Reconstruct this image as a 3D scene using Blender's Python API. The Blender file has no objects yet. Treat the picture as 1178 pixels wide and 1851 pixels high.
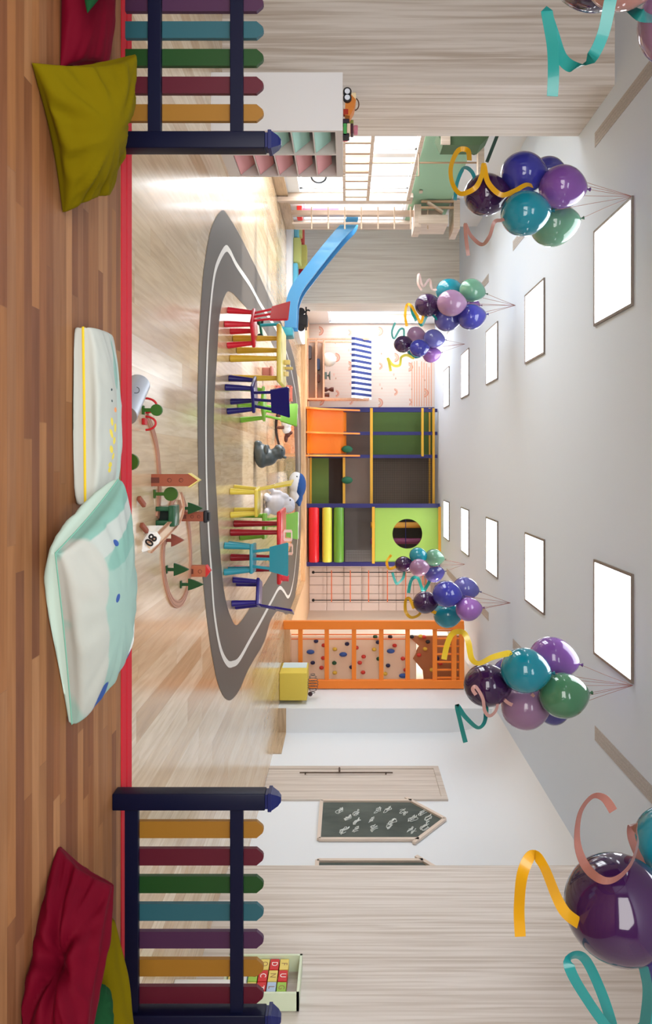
import bpy, bmesh, math, random
from mathutils import Vector, Matrix
random.seed(7)
S = bpy.context.scene
COL = S.collection
PI = math.pi
# ------------------------------------------------------------------ camera
FPX, VPX, VPY, HC = 1269.0, 625.5, 834.5, 1.27
cam = bpy.data.cameras.new('camera'); camo = bpy.data.objects.new('camera', cam); COL.objects.link(camo)
cam.sensor_fit = 'VERTICAL'; cam.sensor_height = 36.0; cam.lens = FPX/1851*36.0
cam.shift_x = -(VPX-589)/1851; cam.shift_y = -(925.5-VPY)/1851
camo.location = (0, 0, HC)
# the photograph is turned a quarter turn: image right is up, image down is right
camo.matrix_world = Matrix.Translation((0, 0, HC)) @ Matrix(((0,-1,0,0),(0,0,-1,0),(1,0,0,0),(0,0,0,1)))
cam.clip_start = .05; cam.clip_end = 200
S.camera = camo
# ------------------------------------------------------------------ light
S.view_settings.view_transform = 'Standard'; S.view_settings.look = 'None'
S.view_settings.gamma = 1; S.view_settings.use_curve_mapping = False
S.view_settings.exposure = 1.0
PANEL_E, WIN_E, SUN_E, WORLD_E = 3.6, 8.2, 4.6, 0.6
w = bpy.data.worlds.new('world'); S.world = w; w.use_nodes = True
w.node_tree.nodes['Background'].inputs[0].default_value = (.9, .95, 1, 1)
w.node_tree.nodes['Background'].inputs[1].default_value = WORLD_E
def lamp(name, kind, loc, direction, energy, size=1, size_y=None, color=(1,1,1)):
    l = bpy.data.lights.new(name, kind); o = bpy.data.objects.new(name, l); COL.objects.link(o)
    o.location = loc; o.rotation_euler = Vector(direction).to_track_quat('-Z', 'Y').to_euler()
    l.energy = energy; l.color = color
    if kind == 'AREA':
        l.shape = 'RECTANGLE'; l.size = size; l.size_y = size_y or size
    if kind == 'SUN': l.angle = size
    return o
lamp('sun', 'SUN', (-12, 10, 6), (1, 0, -.40), SUN_E, math.radians(4), color=(1, .97, .92))
lamp('rear_fill_light', 'AREA', (-1.0, -2.3, 2.2), (.05, 1, .06), 245, 7.5, 2.6, (1, .985, .96))  # added fill behind the camera, brightening the front; rear wall has no opening
lamp('recess_fill_light', 'AREA', (3.95, 15.9, 3.93), (0, .25, -1), 38, .9, .3, (1, .95, .9))  # added area light without a fixture, brightening the dark climbing recess
lamp('recess_fill_light', 'AREA', (4.0, 18.6, 3.96), (0, .2, -1), 28, .9, .3, (1, .95, .9))  # second added fill, deeper in the recess, also without a fixture
S.cycles.max_bounces = 8; S.cycles.transparent_max_bounces = 12
S.cycles.sample_clamp_indirect = 6.0
S.cycles.caustics_reflective = False; S.cycles.caustics_refractive = False
try: S.cycles.use_denoising = True
except Exception: pass

# ------------------------------------------------------------------ helpers
def P(px, py, D): return Vector(((py-VPY)*D/FPX, D, HC+(px-VPX)*D/FPX))
def Fl(px, py, z=0.0):
    D = (HC-z)*FPX/(VPX-px); return Vector(((py-VPY)*D/FPX, D, z))
def lin(c):
    c = c/255.0
    return c/12.92 if c <= .04045 else ((c+.055)/1.055)**2.4
def rgb(r, g, b): return (lin(r), lin(g), lin(b), 1)
MC = {}
def M(r, g, b, rough=.5, metal=0, coat=0, alpha=1, emit=0, trans=0, sheen=0, spec=.35):
    k = (r, g, b, rough, metal, coat, alpha, emit, trans, sheen, spec)
    if k in MC: return MC[k]
    m = bpy.data.materials.new('material_%d' % len(MC)); m.use_nodes = True
    b_ = m.node_tree.nodes['Principled BSDF']
    b_.inputs['Base Color'].default_value = rgb(r, g, b)
    b_.inputs['Roughness'].default_value = rough; b_.inputs['Metallic'].default_value = metal
    b_.inputs['Coat Weight'].default_value = coat; b_.inputs['Alpha'].default_value = alpha
    b_.inputs['Transmission Weight'].default_value = trans
    b_.inputs['Specular IOR Level'].default_value = spec
    if sheen:
        b_.inputs['Sheen Weight'].default_value = sheen; b_.inputs['Sheen Roughness'].default_value = .35
        b_.inputs['Sheen Tint'].default_value = rgb(min(255,r+70), min(255,g+70), min(255,b+70))
    if emit:
        b_.inputs['Emission Color'].default_value = rgb(r, g, b); b_.inputs['Emission Strength'].default_value = emit
    MC[k] = m
    return m
def node_mat(name):
    m = bpy.data.materials.new(name); m.use_nodes = True
    nt = m.node_tree; return m, nt, nt.nodes['Principled BSDF']
def ND(nt, t, **kw):
    n = nt.nodes.new(t)
    for k, v in kw.items():
        if k.startswith('i'): n.inputs[int(k[1:])].default_value = v
        else: setattr(n, k, v)
    return n
def math_(nt, op, a, b=None):
    n = nt.nodes.new('ShaderNodeMath'); n.operation = op
    for i, v in enumerate((a, b)):
        if v is None: continue
        if isinstance(v, (int, float)): n.inputs[i].default_value = v
        else: nt.links.new(v, n.inputs[i])
    return n.outputs[0]
def ramp(nt, fac, stops):
    r = nt.nodes.new('ShaderNodeValToRGB'); e = r.color_ramp.elements
    while len(e) < len(stops): e.new(.5)
    for el, (p, c) in zip(e, stops): el.position = p; el.color = c
    nt.links.new(fac, r.inputs[0]); return r.outputs[0]
def mixc(nt, fac, a, b, blend='MIX'):
    n = nt.nodes.new('ShaderNodeMix'); n.data_type = 'RGBA'; n.blend_type = blend
    for sock, v in ((n.inputs[0], fac), (n.inputs[6], a), (n.inputs[7], b)):
        if isinstance(v, (int, float, tuple)): sock.default_value = v
        else: nt.links.new(v, sock)
    return n.outputs[2]
def plank_mat(name, along, width, length, tones, rough, grain=.35, gap=.35, coat=0, streaks=1.0):
    m, nt, bs = node_mat(name)
    tc = ND(nt, 'ShaderNodeTexCoord'); sx = ND(nt, 'ShaderNodeSeparateXYZ'); nt.links.new(tc.outputs['Object'], sx.inputs[0])
    a, c = (sx.outputs[1], sx.outputs[0]) if along == 'Y' else (sx.outputs[0], sx.outputs[1])
    u = math_(nt, 'DIVIDE', c, width); row = math_(nt, 'FLOOR', u); fr = math_(nt, 'FRACT', u)
    wn = ND(nt, 'ShaderNodeTexWhiteNoise', noise_dimensions='1D'); nt.links.new(row, wn.inputs['W'])
    v = math_(nt, 'ADD', math_(nt, 'DIVIDE', a, length), math_(nt, 'MULTIPLY', wn.outputs[0], 7.3))
    cell = math_(nt, 'FLOOR', v); fv = math_(nt, 'FRACT', v)
    cb = ND(nt, 'ShaderNodeCombineXYZ'); nt.links.new(row, cb.inputs[0]); nt.links.new(cell, cb.inputs[1])
    w2 = ND(nt, 'ShaderNodeTexWhiteNoise', noise_dimensions='3D'); nt.links.new(cb.outputs[0], w2.inputs['Vector'])
    n = len(tones)
    base = ramp(nt, w2.outputs[0], [(i/(n-1), t) for i, t in enumerate(tones)])
    # grain, different in each plank
    mp = ND(nt, 'ShaderNodeCombineXYZ')
    ga, gc = math_(nt, 'MULTIPLY', a, 1.3), math_(nt, 'MULTIPLY', c, 16.0)
    nt.links.new(ga, mp.inputs[0]); nt.links.new(gc, mp.inputs[1]); nt.links.new(math_(nt, 'MULTIPLY', w2.outputs[0], 60), mp.inputs[2])
    nz = ND(nt, 'ShaderNodeTexNoise'); nz.inputs['Scale'].default_value = 1.6; nz.inputs['Detail'].default_value = 6
    nz.inputs['Distortion'].default_value = .6
    nt.links.new(mp.outputs[0], nz.inputs['Vector'])
    g = ramp(nt, nz.outputs[0], [(.3, (1-grain, 1-grain*1.15, 1-grain*1.35, 1)), (.62, (1.0, 1.0, 1.0, 1))])
    col = mixc(nt, streaks, base, g, 'MULTIPLY')
    e1 = math_(nt, 'LESS_THAN', fr, .012*.19/width); e2 = math_(nt, 'LESS_THAN', fv, .003/length)
    ed = math_(nt, 'MAXIMUM', e1, e2)
    col = mixc(nt, math_(nt, 'MULTIPLY', ed, gap), col, (.12, .07, .04, 1))
    nt.links.new(col, bs.inputs['Base Color'])
    bs.inputs['Roughness'].default_value = rough; bs.inputs['Coat Weight'].default_value = coat; bs.inputs['Specular IOR Level'].default_value = .5 if coat else .2
    bs.inputs['Coat Roughness'].default_value = .12
    return m
def grain_mat(name, c1, c2, sc=(14, 14, .5), rough=.55, detail=5, lo=.35, hi=.65):
    m, nt, bs = node_mat(name)
    tc = ND(nt, 'ShaderNodeTexCoord'); mp = ND(nt, 'ShaderNodeMapping'); mp.inputs['Scale'].default_value = sc
    nt.links.new(tc.outputs['Object'], mp.inputs[0])
    nz = ND(nt, 'ShaderNodeTexNoise'); nz.inputs['Scale'].default_value = 1; nz.inputs['Detail'].default_value = detail
    nz.inputs['Distortion'].default_value = .25
    nt.links.new(mp.outputs[0], nz.inputs['Vector'])
    col = ramp(nt, nz.outputs[0], [(lo, c1), (hi, c2)])
    mp2 = ND(nt, 'ShaderNodeMapping'); mp2.inputs['Scale'].default_value = tuple(v*.22 for v in sc); nt.links.new(tc.outputs['Object'], mp2.inputs[0])
    nz2 = ND(nt, 'ShaderNodeTexNoise'); nz2.inputs['Scale'].default_value = 1; nz2.inputs['Detail'].default_value = 2; nz2.inputs['Distortion'].default_value = .8
    nt.links.new(mp2.outputs[0], nz2.inputs['Vector'])
    col = mixc(nt, ramp(nt, nz2.outputs[0], [(.35, (0, 0, 0, 1)), (.65, (.55, .55, .55, 1))]), col, c2)
    nt.links.new(col, bs.inputs['Base Color'])
    bs.inputs['Roughness'].default_value = rough
    return m
def print_mat(name, base, marks, rough=.85, coord='UV', weave=True, base2=None, soft=None):
    """fabric with a printed pattern: marks = (u, v, ru, rv, rot, colour)"""
    m, nt, bs = node_mat(name)
    tc = ND(nt, 'ShaderNodeTexCoord'); col = base
    for (u, v, ru, rv, rot, c) in marks:
        s = ND(nt, 'ShaderNodeVectorMath', operation='SUBTRACT'); nt.links.new(tc.outputs[coord], s.inputs[0]); s.inputs[1].default_value = (u, v, 0)
        r = ND(nt, 'ShaderNodeVectorRotate'); r.rotation_type = 'Z_AXIS'; r.inputs['Angle'].default_value = rot; nt.links.new(s.outputs[0], r.inputs['Vector'])
        k = ND(nt, 'ShaderNodeVectorMath', operation='MULTIPLY'); nt.links.new(r.outputs[0], k.inputs[0]); k.inputs[1].default_value = (1/ru, 1/rv, 0)
        l = ND(nt, 'ShaderNodeVectorMath', operation='LENGTH'); nt.links.new(k.outputs[0], l.inputs[0])
        sm = ND(nt, 'ShaderNodeMapRange'); sm.inputs[1].default_value = 1.0; sm.inputs[2].default_value = .88 if not soft else soft
        sm.inputs[3].default_value = 0; sm.inputs[4].default_value = 1
        nt.links.new(l.outputs['Value'], sm.inputs[0])
        col = mixc(nt, sm.outputs[0], col, c)
    if isinstance(col, tuple): bs.inputs['Base Color'].default_value = col
    else: nt.links.new(col, bs.inputs['Base Color'])
    bs.inputs['Roughness'].default_value = rough
    return m

class MB:
    def __init__(s): s.v = []; s.f = []; s.mi = []; s.uv = {}; s.cur = 0
    def mat(s, i): s.cur = i; return s
    def add(s, vs, fs):
        o = len(s.v); s.v += [Vector(a) for a in vs]
        for f in fs: s.f.append([i+o for i in f]); s.mi.append(s.cur)
        return s
    def box(s, lo, hi, bev=0):
        x0, y0, z0 = [min(a, b) for a, b in zip(lo, hi)]; x1, y1, z1 = [max(a, b) for a, b in zip(lo, hi)]
        if not bev:
            return s.add([(x0,y0,z0),(x1,y0,z0),(x1,y1,z0),(x0,y1,z0),(x0,y0,z1),(x1,y0,z1),(x1,y1,z1),(x0,y1,z1)],
                     [(0,3,2,1),(4,5,6,7),(0,1,5,4),(1,2,6,5),(2,3,7,6),(3,0,4,7)])
        bm = bmesh.new(); bmesh.ops.create_cube(bm, size=1)
        for v in bm.verts: v.co = Vector(((x0+x1)/2+v.co.x*(x1-x0), (y0+y1)/2+v.co.y*(y1-y0), (z0+z1)/2+v.co.z*(z1-z0)))
        b = min(bev, .49*min(x1-x0, y1-y0, z1-z0))
        bmesh.ops.bevel(bm, geom=bm.edges[:], offset=b, segments=3, profile=.5, affect='EDGES')
        return s.bm(bm)
    def bm(s, bm):
        bm.verts.ensure_lookup_table()
        s.add([v.co.copy() for v in bm.verts], [[v.index for v in f.verts] for f in bm.faces]); bm.free(); return s
    def obox(s, c, ax, ay, az, bev=0):
        """box about c with half axis vectors"""
        t = MB(); t.box((-1,-1,-1), (1,1,1)) if not bev else t.box((-ax.length, -ay.length, -az.length), (ax.length, ay.length, az.length), bev)
        c = Vector(c)
        if bev: vs = [c + ax.normalized()*v.x + ay.normalized()*v.y + az.normalized()*v.z for v in t.v]
        else: vs = [c + ax*v.x + ay*v.y + az*v.z for v in t.v]
        return s.add(vs, t.f)
    def bar(s, p0, p1, w, h=None, up=(0,0,1), bev=0):
        p0, p1 = Vector(p0), Vector(p1); h = h or w; d = (p1-p0); L = d.length; d.normalize()
        up = Vector(up)
        if abs(d.dot(up.normalized())) > .95: up = Vector((0,1,0))
        sx = d.cross(up).normalized(); uy = sx.cross(d).normalized()
        return s.obox((p0+p1)/2, d*(L/2), sx*(w/2), uy*(h/2), bev)
    def cyl(s, p0, p1, r0, r1=None, n=16, cap=True):
        p0, p1 = Vector(p0), Vector(p1); r1 = r0 if r1 is None else r1
        d = (p1-p0).normalized(); a = d.orthogonal().normalized(); b = d.cross(a)
        vs = [p0+(a*math.cos(t)+b*math.sin(t))*r0 for t in [2*PI*i/n for i in range(n)]]
        vs += [p1+(a*math.cos(t)+b*math.sin(t))*r1 for t in [2*PI*i/n for i in range(n)]]
        fs = [(i, (i+1) % n, n+(i+1) % n, n+i) for i in range(n)]
        if cap: fs += [tuple(range(n))[::-1], tuple(range(n, 2*n))]
        return s.add(vs, fs)
    def tube(s, pts, r, n=8, closed=False):
        pts = [Vector(p) for p in pts]; N = len(pts); rs = r if isinstance(r, list) else [r]*N
        vs = []; prev = None
        for i, p in enumerate(pts):
            d = (pts[(i+1) % N]-pts[i-1]) if closed else (pts[min(i+1, N-1)]-pts[max(i-1, 0)])
            d.normalize()
            a = d.orthogonal().normalized() if prev is None else (prev-d*prev.dot(d)).normalized()
            prev = a; b = d.cross(a)
            vs += [p+(a*math.cos(2*PI*k/n)+b*math.sin(2*PI*k/n))*rs[i] for k in range(n)]
        fs = []
        for i in range(N if closed else N-1):
            j = (i+1) % N
            fs += [(i*n+k, i*n+(k+1) % n, j*n+(k+1) % n, j*n+k) for k in range(n)]
        if not closed: fs += [tuple(range(n))[::-1], tuple(range((N-1)*n, N*n))]
        return s.add(vs, fs)
    def lathe(s, prof, c=(0,0,0), axis=(0,0,1), n=24, sx=1, sy=1):
        """prof: (radius, height) pairs along axis from c"""
        c = Vector(c); d = Vector(axis).normalized()
        a = Vector((1,0,0)) if abs(d.z) > .95 else d.cross(Vector((0,0,1))).normalized()
        a = (a-d*a.dot(d)).normalized(); b = d.cross(a)
        vs = []
        for (r, h) in prof:
            r = max(r, 1e-4)
            vs += [c+d*h+(a*math.cos(2*PI*k/n)*sx+b*math.sin(2*PI*k/n)*sy)*r for k in range(n)]
        fs = []
        for i in range(len(prof)-1):
            fs += [(i*n+k, i*n+(k+1) % n, (i+1)*n+(k+1) % n, (i+1)*n+k) for k in range(n)]
        fs += [tuple(range(n))[::-1], tuple(range((len(prof)-1)*n, len(prof)*n))]
        return s.add(vs, fs)
    def ball(s, c, rx, ry=None, rz=None, n=20, rot=None):
        ry = rx if ry is None else ry; rz = rx if rz is None else rz
        R = rot or Matrix.Identity(3); c = Vector(c); m = n//2; vs = []
        for i in range(1, m):
            t = PI*i/m
            vs += [c+R@Vector((rx*math.sin(t)*math.cos(2*PI*k/n), ry*math.sin(t)*math.sin(2*PI*k/n), rz*math.cos(t))) for k in range(n)]
        top = len(vs); vs += [c+R@Vector((0,0,rz)), c+R@Vector((0,0,-rz))]
        fs = []
        for i in range(m-2): fs += [(i*n+k, (i+1)*n+k, (i+1)*n+(k+1) % n, i*n+(k+1) % n) for k in range(n)]
        fs += [(top, k, (k+1) % n) for k in range(n)] + [(top+1, (m-2)*n+(k+1) % n, (m-2)*n+k) for k in range(n)]
        return s.add(vs, fs)
    def prism(s, poly, vec):
        """poly = list of 3D points (planar), extruded by vec"""
        n = len(poly); vec = Vector(vec); poly = [Vector(p) for p in poly]
        return s.add(poly+[p+vec for p in poly], [tuple(range(n))[::-1], tuple(range(n, 2*n))]+[(i, (i+1) % n, n+(i+1) % n, n+i) for i in range(n)])
    def strip(s, pts, wv, th=0):
        """ribbon with small thickness; wv = list of half width vectors"""
        n = len(pts); vs = []
        for i, (p, w_) in enumerate(zip(pts, wv)):
            d = (pts[min(i+1, n-1)]-pts[max(i-1, 0)]).normalized(); nn = d.cross(w_)
            nn = nn.normalized()*th if nn.length > 1e-6 else Vector((0, th, 0))
            vs += [p-w_-nn, p+w_-nn, p+w_+nn, p-w_+nn]
        fs = []
        for i in range(n-1):
            for k in range(4): fs.append((4*i+k, 4*i+(k+1) % 4, 4*i+4+(k+1) % 4, 4*i+4+k))
        fs += [(3,2,1,0), (4*n-4, 4*n-3, 4*n-2, 4*n-1)]
        return s.add(vs, fs)
    def build(s, name, mats, parent=None, smooth=False, local=False, recalc=True, origin=True):
        if not isinstance(mats, (list, tuple)): mats = [mats]
        vs = s.v
        off = Vector((0,0,0))
        if parent is not None and not local:
            Mi = tmat(parent).inverted(); vs = [Mi@v for v in vs]
        elif parent is None and origin:
            xs = [v.x for v in vs]; ys = [v.y for v in vs]; zs = [v.z for v in vs]
            off = Vector(((min(xs)+max(xs))/2, (min(ys)+max(ys))/2, min(zs))); vs = [v-off for v in vs]
        me = bpy.data.meshes.new(name); me.from_pydata([tuple(v) for v in vs], [], s.f)
        for m in mats: me.materials.append(m)
        for p, i in zip(me.polygons, s.mi): p.material_index = i
        if s.uv:
            ul = me.uv_layers.new(name='UVMap')
            for l in me.loops: ul.data[l.index].uv = s.uv.get(l.vertex_index, (0, 0))
        if recalc:
            bm = bmesh.new(); bm.from_mesh(me); bmesh.ops.recalc_face_normals(bm, faces=bm.faces); bm.to_mesh(me); bm.free()
        if smooth:
            for p in me.polygons: p.use_smooth = True
            try: me.set_sharp_from_angle(angle=math.radians(smooth if smooth is not True else 50))
            except Exception: pass
        o = bpy.data.objects.new(name, me); COL.objects.link(o); o.location = off
        if parent is not None: o.parent = parent
        return o
TM = {}
def tmat(o):
    m = Matrix.Identity(4)
    while o is not None:
        m = Matrix.Translation(o.location) @ o.rotation_euler.to_matrix().to_4x4() @ m; o = o.parent
    return m
def tag(o, label, cat, group=None, kind=None):
    if label: o['label'] = label
    if cat: o['category'] = cat
    if group: o['group'] = group
    if kind: o['kind'] = kind
    return o
def thing(name, label, cat, loc=(0,0,0), rotz=0, group=None):
    o = bpy.data.objects.new(name, None); COL.objects.link(o); o.empty_display_size = .1
    o.location = loc; o.rotation_euler = (0, 0, rotz); return tag(o, label, cat, group)
def struct(mb, name, mats, parent=None, **k):
    k.setdefault('origin', False)
    o = mb.build(name, mats, parent, **k)
    if parent is None: o['kind'] = 'structure'
    return o
def lab(o, s): o['label'] = s; return o
def catmull(pts, n=6, closed=False):
    pts = [Vector(p) for p in pts]; out = []; N = len(pts)
    for i in range(N if closed else N-1):
        if closed: p0, p1, p2, p3 = pts[i-1], pts[i], pts[(i+1) % N], pts[(i+2) % N]
        else: p0, p1, p2, p3 = pts[max(i-1, 0)], pts[i], pts[i+1], pts[min(i+2, N-1)]
        for k in range(n):
            t = k/n
            out.append(.5*((2*p1)+(p2-p0)*t+(2*p0-5*p1+4*p2-p3)*t*t+(3*p1-p0-3*p2+p3)*t**3))
    if not closed: out.append(pts[-1])
    return out
def ring_fill(outer, inner=None):
    bm = bmesh.new(); es = []
    for lp in ([outer] if inner is None else [outer, inner]):
        vs = [bm.verts.new(p) for p in lp]
        es += [bm.edges.new((vs[i], vs[(i+1) % len(vs)])) for i in range(len(vs))]
    bmesh.ops.triangle_fill(bm, edges=es, use_beauty=True)
    bm.verts.index_update()
    return bm
# ------------------------------------------------------------------ materials
oak = plank_mat('light_oak_floor', 'Y', .19, 1.9, [rgb(222,199,166), rgb(212,184,146), rgb(228,208,178), rgb(204,172,132), rgb(218,194,158), rgb(196,162,122)], .22, .22, .25, coat=.35)
walnut = plank_mat('brown_platform_boards', 'X', .0605, 1.25, [rgb(144,94,56), rgb(164,116,76), rgb(122,76,48), rgb(156,104,62), rgb(168,120,80), rgb(112,66,44), rgb(148,96,58)], .62, .22, .25)
palewood = grain_mat('pale_grey_wood', rgb(178,164,150), rgb(214,206,198), (30, 30, .7), .5, 6, .36, .60)
palewood2 = grain_mat('pale_wood_strip', rgb(176,156,138), rgb(206,190,176), (25, 25, 1.2), .5)
doorwood = grain_mat('door_wood', rgb(176,162,150), rgb(208,198,188), (30, 30, .8), .5)
beech = grain_mat('beech_toy_wood', rgb(196,150,120), rgb(214,174,146), (30, 30, 30), .5)
skirt = grain_mat('skirting_wood', rgb(168,144,116), rgb(196,172,142), (3, 3, 30), .4)
white = M(224, 228, 232, .55); ceil_m = M(208, 220, 234, .8)
navy = M(5, 9, 38, .45, spec=.2); navyP = M(22, 26, 66, .4)
# ------------------------------------------------------------------ the room
H = 4.02
PLAT = .16
struct(MB().box((-7.5, 3.55, -.12), (7.5, 22.2, 0)), 'floor', oak)
struct(MB().box((-7.5, -2.5, -.12), (7.5, 3.46, PLAT)), 'floor_platform', walnut)
red = M(214, 44, 56, .35)
mb = MB().box((-7.5, 3.46, -.12), (7.5, 3.538, PLAT+.004), .003).box((-7.5, 3.546, -.12), (7.5, 3.626, PLAT+.004), .003)
struct(mb, 'trim_1', M(196, 26, 44, .6, spec=.15))
struct(MB().box((-7.5, 3.535, -.1), (7.5, 3.55, PLAT-.004)), 'trim_2', M(150, 20, 30, .5))
struct(MB().box((-7.6, -2.6, H), (7.6, 22.3, H+.15)), 'ceiling', ceil_m)
struct(MB().box((-7.6, -2.6, -.1), (7.6, -2.5, H)), 'wall_rear', M(150, 140, 130, .8))
# back wall
BD = 21.85
struct(MB().box((-4.6, BD, -.1), (7.6, BD+.15, H)), 'wall_back', M(206, 190, 178, .7))
# wallpaper panel with printed rainbows
papers = [M(212,198,188,.8), M(196,122,98,.8), M(214,156,128,.8), M(186,150,128,.8), M(216,180,166,.8)]
mb = MB().box((-4.28, BD-.02, .12), (-1.68, BD, H-.001))
def arc(mb, cx, cz, r, wd, y, rotdeg=0, n=9, mi=1):
    mb.mat(mi); a0 = math.radians(rotdeg); vs = []
    for i in range(n+1):
        t = a0+PI*i/n
        for rr in (r-wd/2, r+wd/2): vs.append((cx+rr*math.cos(t), y, cz+rr*math.sin(t)))
    mb.add(vs, [(2*i, 2*i+1, 2*i+3, 2*i+2) for i in range(n)])
rows = 8
for r in range(rows):
    for c in range(5):
        cx = -4.05+c*.55+(.27 if r % 2 else 0)+random.uniform(-.04, .04); cz = .45+r*.46+random.uniform(-.04, .04)
        if cx > -1.8: continue
        k = (r*3+c) % 4
        if k == 0:
            for q, rr in enumerate((.13, .095, .06)): arc(mb, cx, cz, rr, .026, BD-.0215, 0, mi=(1, 2, 3)[q])
        elif k == 2:
            for q, rr in enumerate((.10, .065)): arc(mb, cx, cz, rr, .024, BD-.0215, 0, mi=(2, 1)[q])
        else:
            mb.mat(4); mb.ball((cx, BD-.021, cz), .045, .003, .03, 10)
            mb.mat(3); mb.ball((cx+.12, BD-.021, cz+.06), .03, .003, .02, 10)
for i in range(9):
    mb.mat(2); z = 3.30+i*.075; mb.box((-3.0+random.uniform(-.15,.1), BD-.022, z), (-1.72, BD-.02, z+.03))
for i in range(26):
    x = -4.25+i*.1; mb.mat(4); mb.box((x, BD-.021, .12), (x+.006, BD-.0203, 3.9))
struct(mb, 'wall_back_paper', papers)
# left blocks clad in pale wood
struct(MB().box((-7.6, 7.19, 0), (-3.857, 8.32, H)), 'wall_left_block', palewood)
struct(MB().box((-7.6, 17.06, 0), (-3.85, 17.95, H)), 'wall_left_pier', grain_mat('pier_wood_lit', rgb(212,204,192), rgb(236,232,222), (30, 30, .7), .5, 6, .36, .60))  # same cladding as the near block; camera-facing brightness put into its colour
# window wall with openings: alcove (X=-4.94), back (X=-4.29), front (X=-6.5)
def wall_x(name, x, y0, y1, holes, z0=0, th=.18, mat=white, side=-1):
    mb = MB(); cur = y0
    for (a, b, lo, hi) in holes:
        mb.box((x, cur, z0), (x+side*th, a, H)); mb.box((x, a, z0), (x+side*th, b, lo)); mb.box((x, a, hi), (x+side*th, b, H)); cur = b
    mb.box((x, cur, z0), (x+side*th, y1, H))
    return struct(mb, name, mat)
XA = -4.94
alc = [(8.5, 9.75, .42, 2.42), (9.95, 11.25, .42, 2.42), (11.4, 12.85, .42, 2.42), (13.25, 14.3, .42, 2.42)]
wall_x('wall_left_alcove', XA, 8.32, 14.75, alc)
struct(MB().box((-7.6, 14.75, 0), (-5.75, 17.06, H)).box((-5.75, 14.75, 0), (XA-.19, 14.8, H)), 'wall_left_return', white)
bk = [(18.15, 19.9, .75, 3.55), (20.05, 21.7, .75, 3.55)]
wall_x('wall_left_back', -4.29, 17.95, BD, bk)
fr = [(4.3, 7.0, .3, 1.6), (1.0, 3.0, .6, 2.6)]
wall_x('wall_left_front', -6.5, -2.5, 7.19, fr)
def window_frames(i, x, holes, th=.18):
    for (a, b, lo, hi) in holes:
        mb = MB(); t = .05; X0, X1 = x-.12, x-.06
        mb.box((X0, a, lo), (X1, a+t, hi)).box((X0, b-t, lo), (X1, b, hi)).box((X0, a, lo), (X1, b, lo+t)).box((X0, a, hi-t), (X1, b, hi))
        o = struct(mb, 'window_%d' % i, M(235, 236, 238, .4)); i += 1
        gl = bpy.data.materials.get('window_glass')
        if gl is None:
            gl, nt, bs = node_mat('window_glass')
            tr = ND(nt, 'ShaderNodeBsdfTransparent'); mx = ND(nt, 'ShaderNodeMixShader'); mx.inputs[0].default_value = .06
            bs.inputs['Roughness'].default_value = .05
            nt.links.new(tr.outputs[0], mx.inputs[1]); nt.links.new(bs.outputs[0], mx.inputs[2]); nt.links.new(mx.outputs[0], nt.nodes['Material Output'].inputs[0])
        MB().box((x-.095, a+t, lo+t), (x-.087, b-t, hi-t)).build('pane', gl, o, local=True)
        lamp('daylight_window', 'AREA', (x-.28, (a+b)/2, (lo+hi)/2), (1, 0, 0), WIN_E*(.5 if x > -4.5 else 3.2 if x < -6 else 1)*(b-a)*(hi-lo)*PI, b-a, hi-lo, (.90, .95, 1))
    return i
# orientation of window lamps: local x spans depth, local y spans height
nw = window_frames(1, XA, alc); nw = window_frames(nw, -4.29, bk); nw = window_frames(nw, -6.5, fr)
for o in list(COL.objects):
    if o.name.startswith('daylight_window'):
        o.rotation_euler = Matrix(((0,0,-1),(1,0,0),(0,-1,0))).transposed().to_euler()
        o.matrix_world = Matrix.Translation(o.location) @ Matrix(((0,0,-1,0),(1,0,0,0),(0,1,0,0),(0,0,0,1)))
# painted green band above the alcove windows, wooden pilasters and skirting
struct(MB().box((XA, 8.33, 2.47), (XA+.012, 14.74, 3.25)), 'trim_3', M(148, 186, 158, .7))
struct(MB().box((XA, 12.88, .2), (XA+.09, 13.22, 2.5)), 'trim_4', palewood2)
struct(MB().box((XA, 14.33, .2), (XA+.07, 14.74, 2.9)), 'trim_5', palewood2)
struct(MB().box((XA, 8.33, 0), (XA+.06, 14.75, .2), .006), 'baseboard_left', skirt)
# right side
struct(MB().box((4.37, -2.5, -.1), (7.6, 7.6, H)), 'wall_right_panelled', palewood)
XR = 5.06
struct(MB().box((XR, 7.6, -.1), (7.6, 13.1, H)), 'wall_right', white)
struct(MB().box((4.605, 13.1, -.1), (7.6, 14.62, H)), 'wall_right_column', white)
struct(MB().box((4.6, 13.085, 0), (XR, 13.1, .15)).box((XR-.015, 12.15, 0), (XR, 13.1, .15)), 'baseboard_right', skirt)
struct(MB().box((4.62, 14.62, -.1), (7.6, BD, H)), 'wall_right_far', M(224, 204, 186, .7))
cv = [(5.06, 2.95), (5.055, 3.2), (5.03, 3.45), (4.96, 3.68), (4.84, 3.86), (4.70, 3.97), (4.57, H)]
struct(MB().prism([(a, 7.6, b) for a, b in cv]+[(5.2, 7.6, H), (5.2, 7.6, 2.95)], (0, 5.5, 0)), 'wall_right_cove', white, smooth=40)
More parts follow.
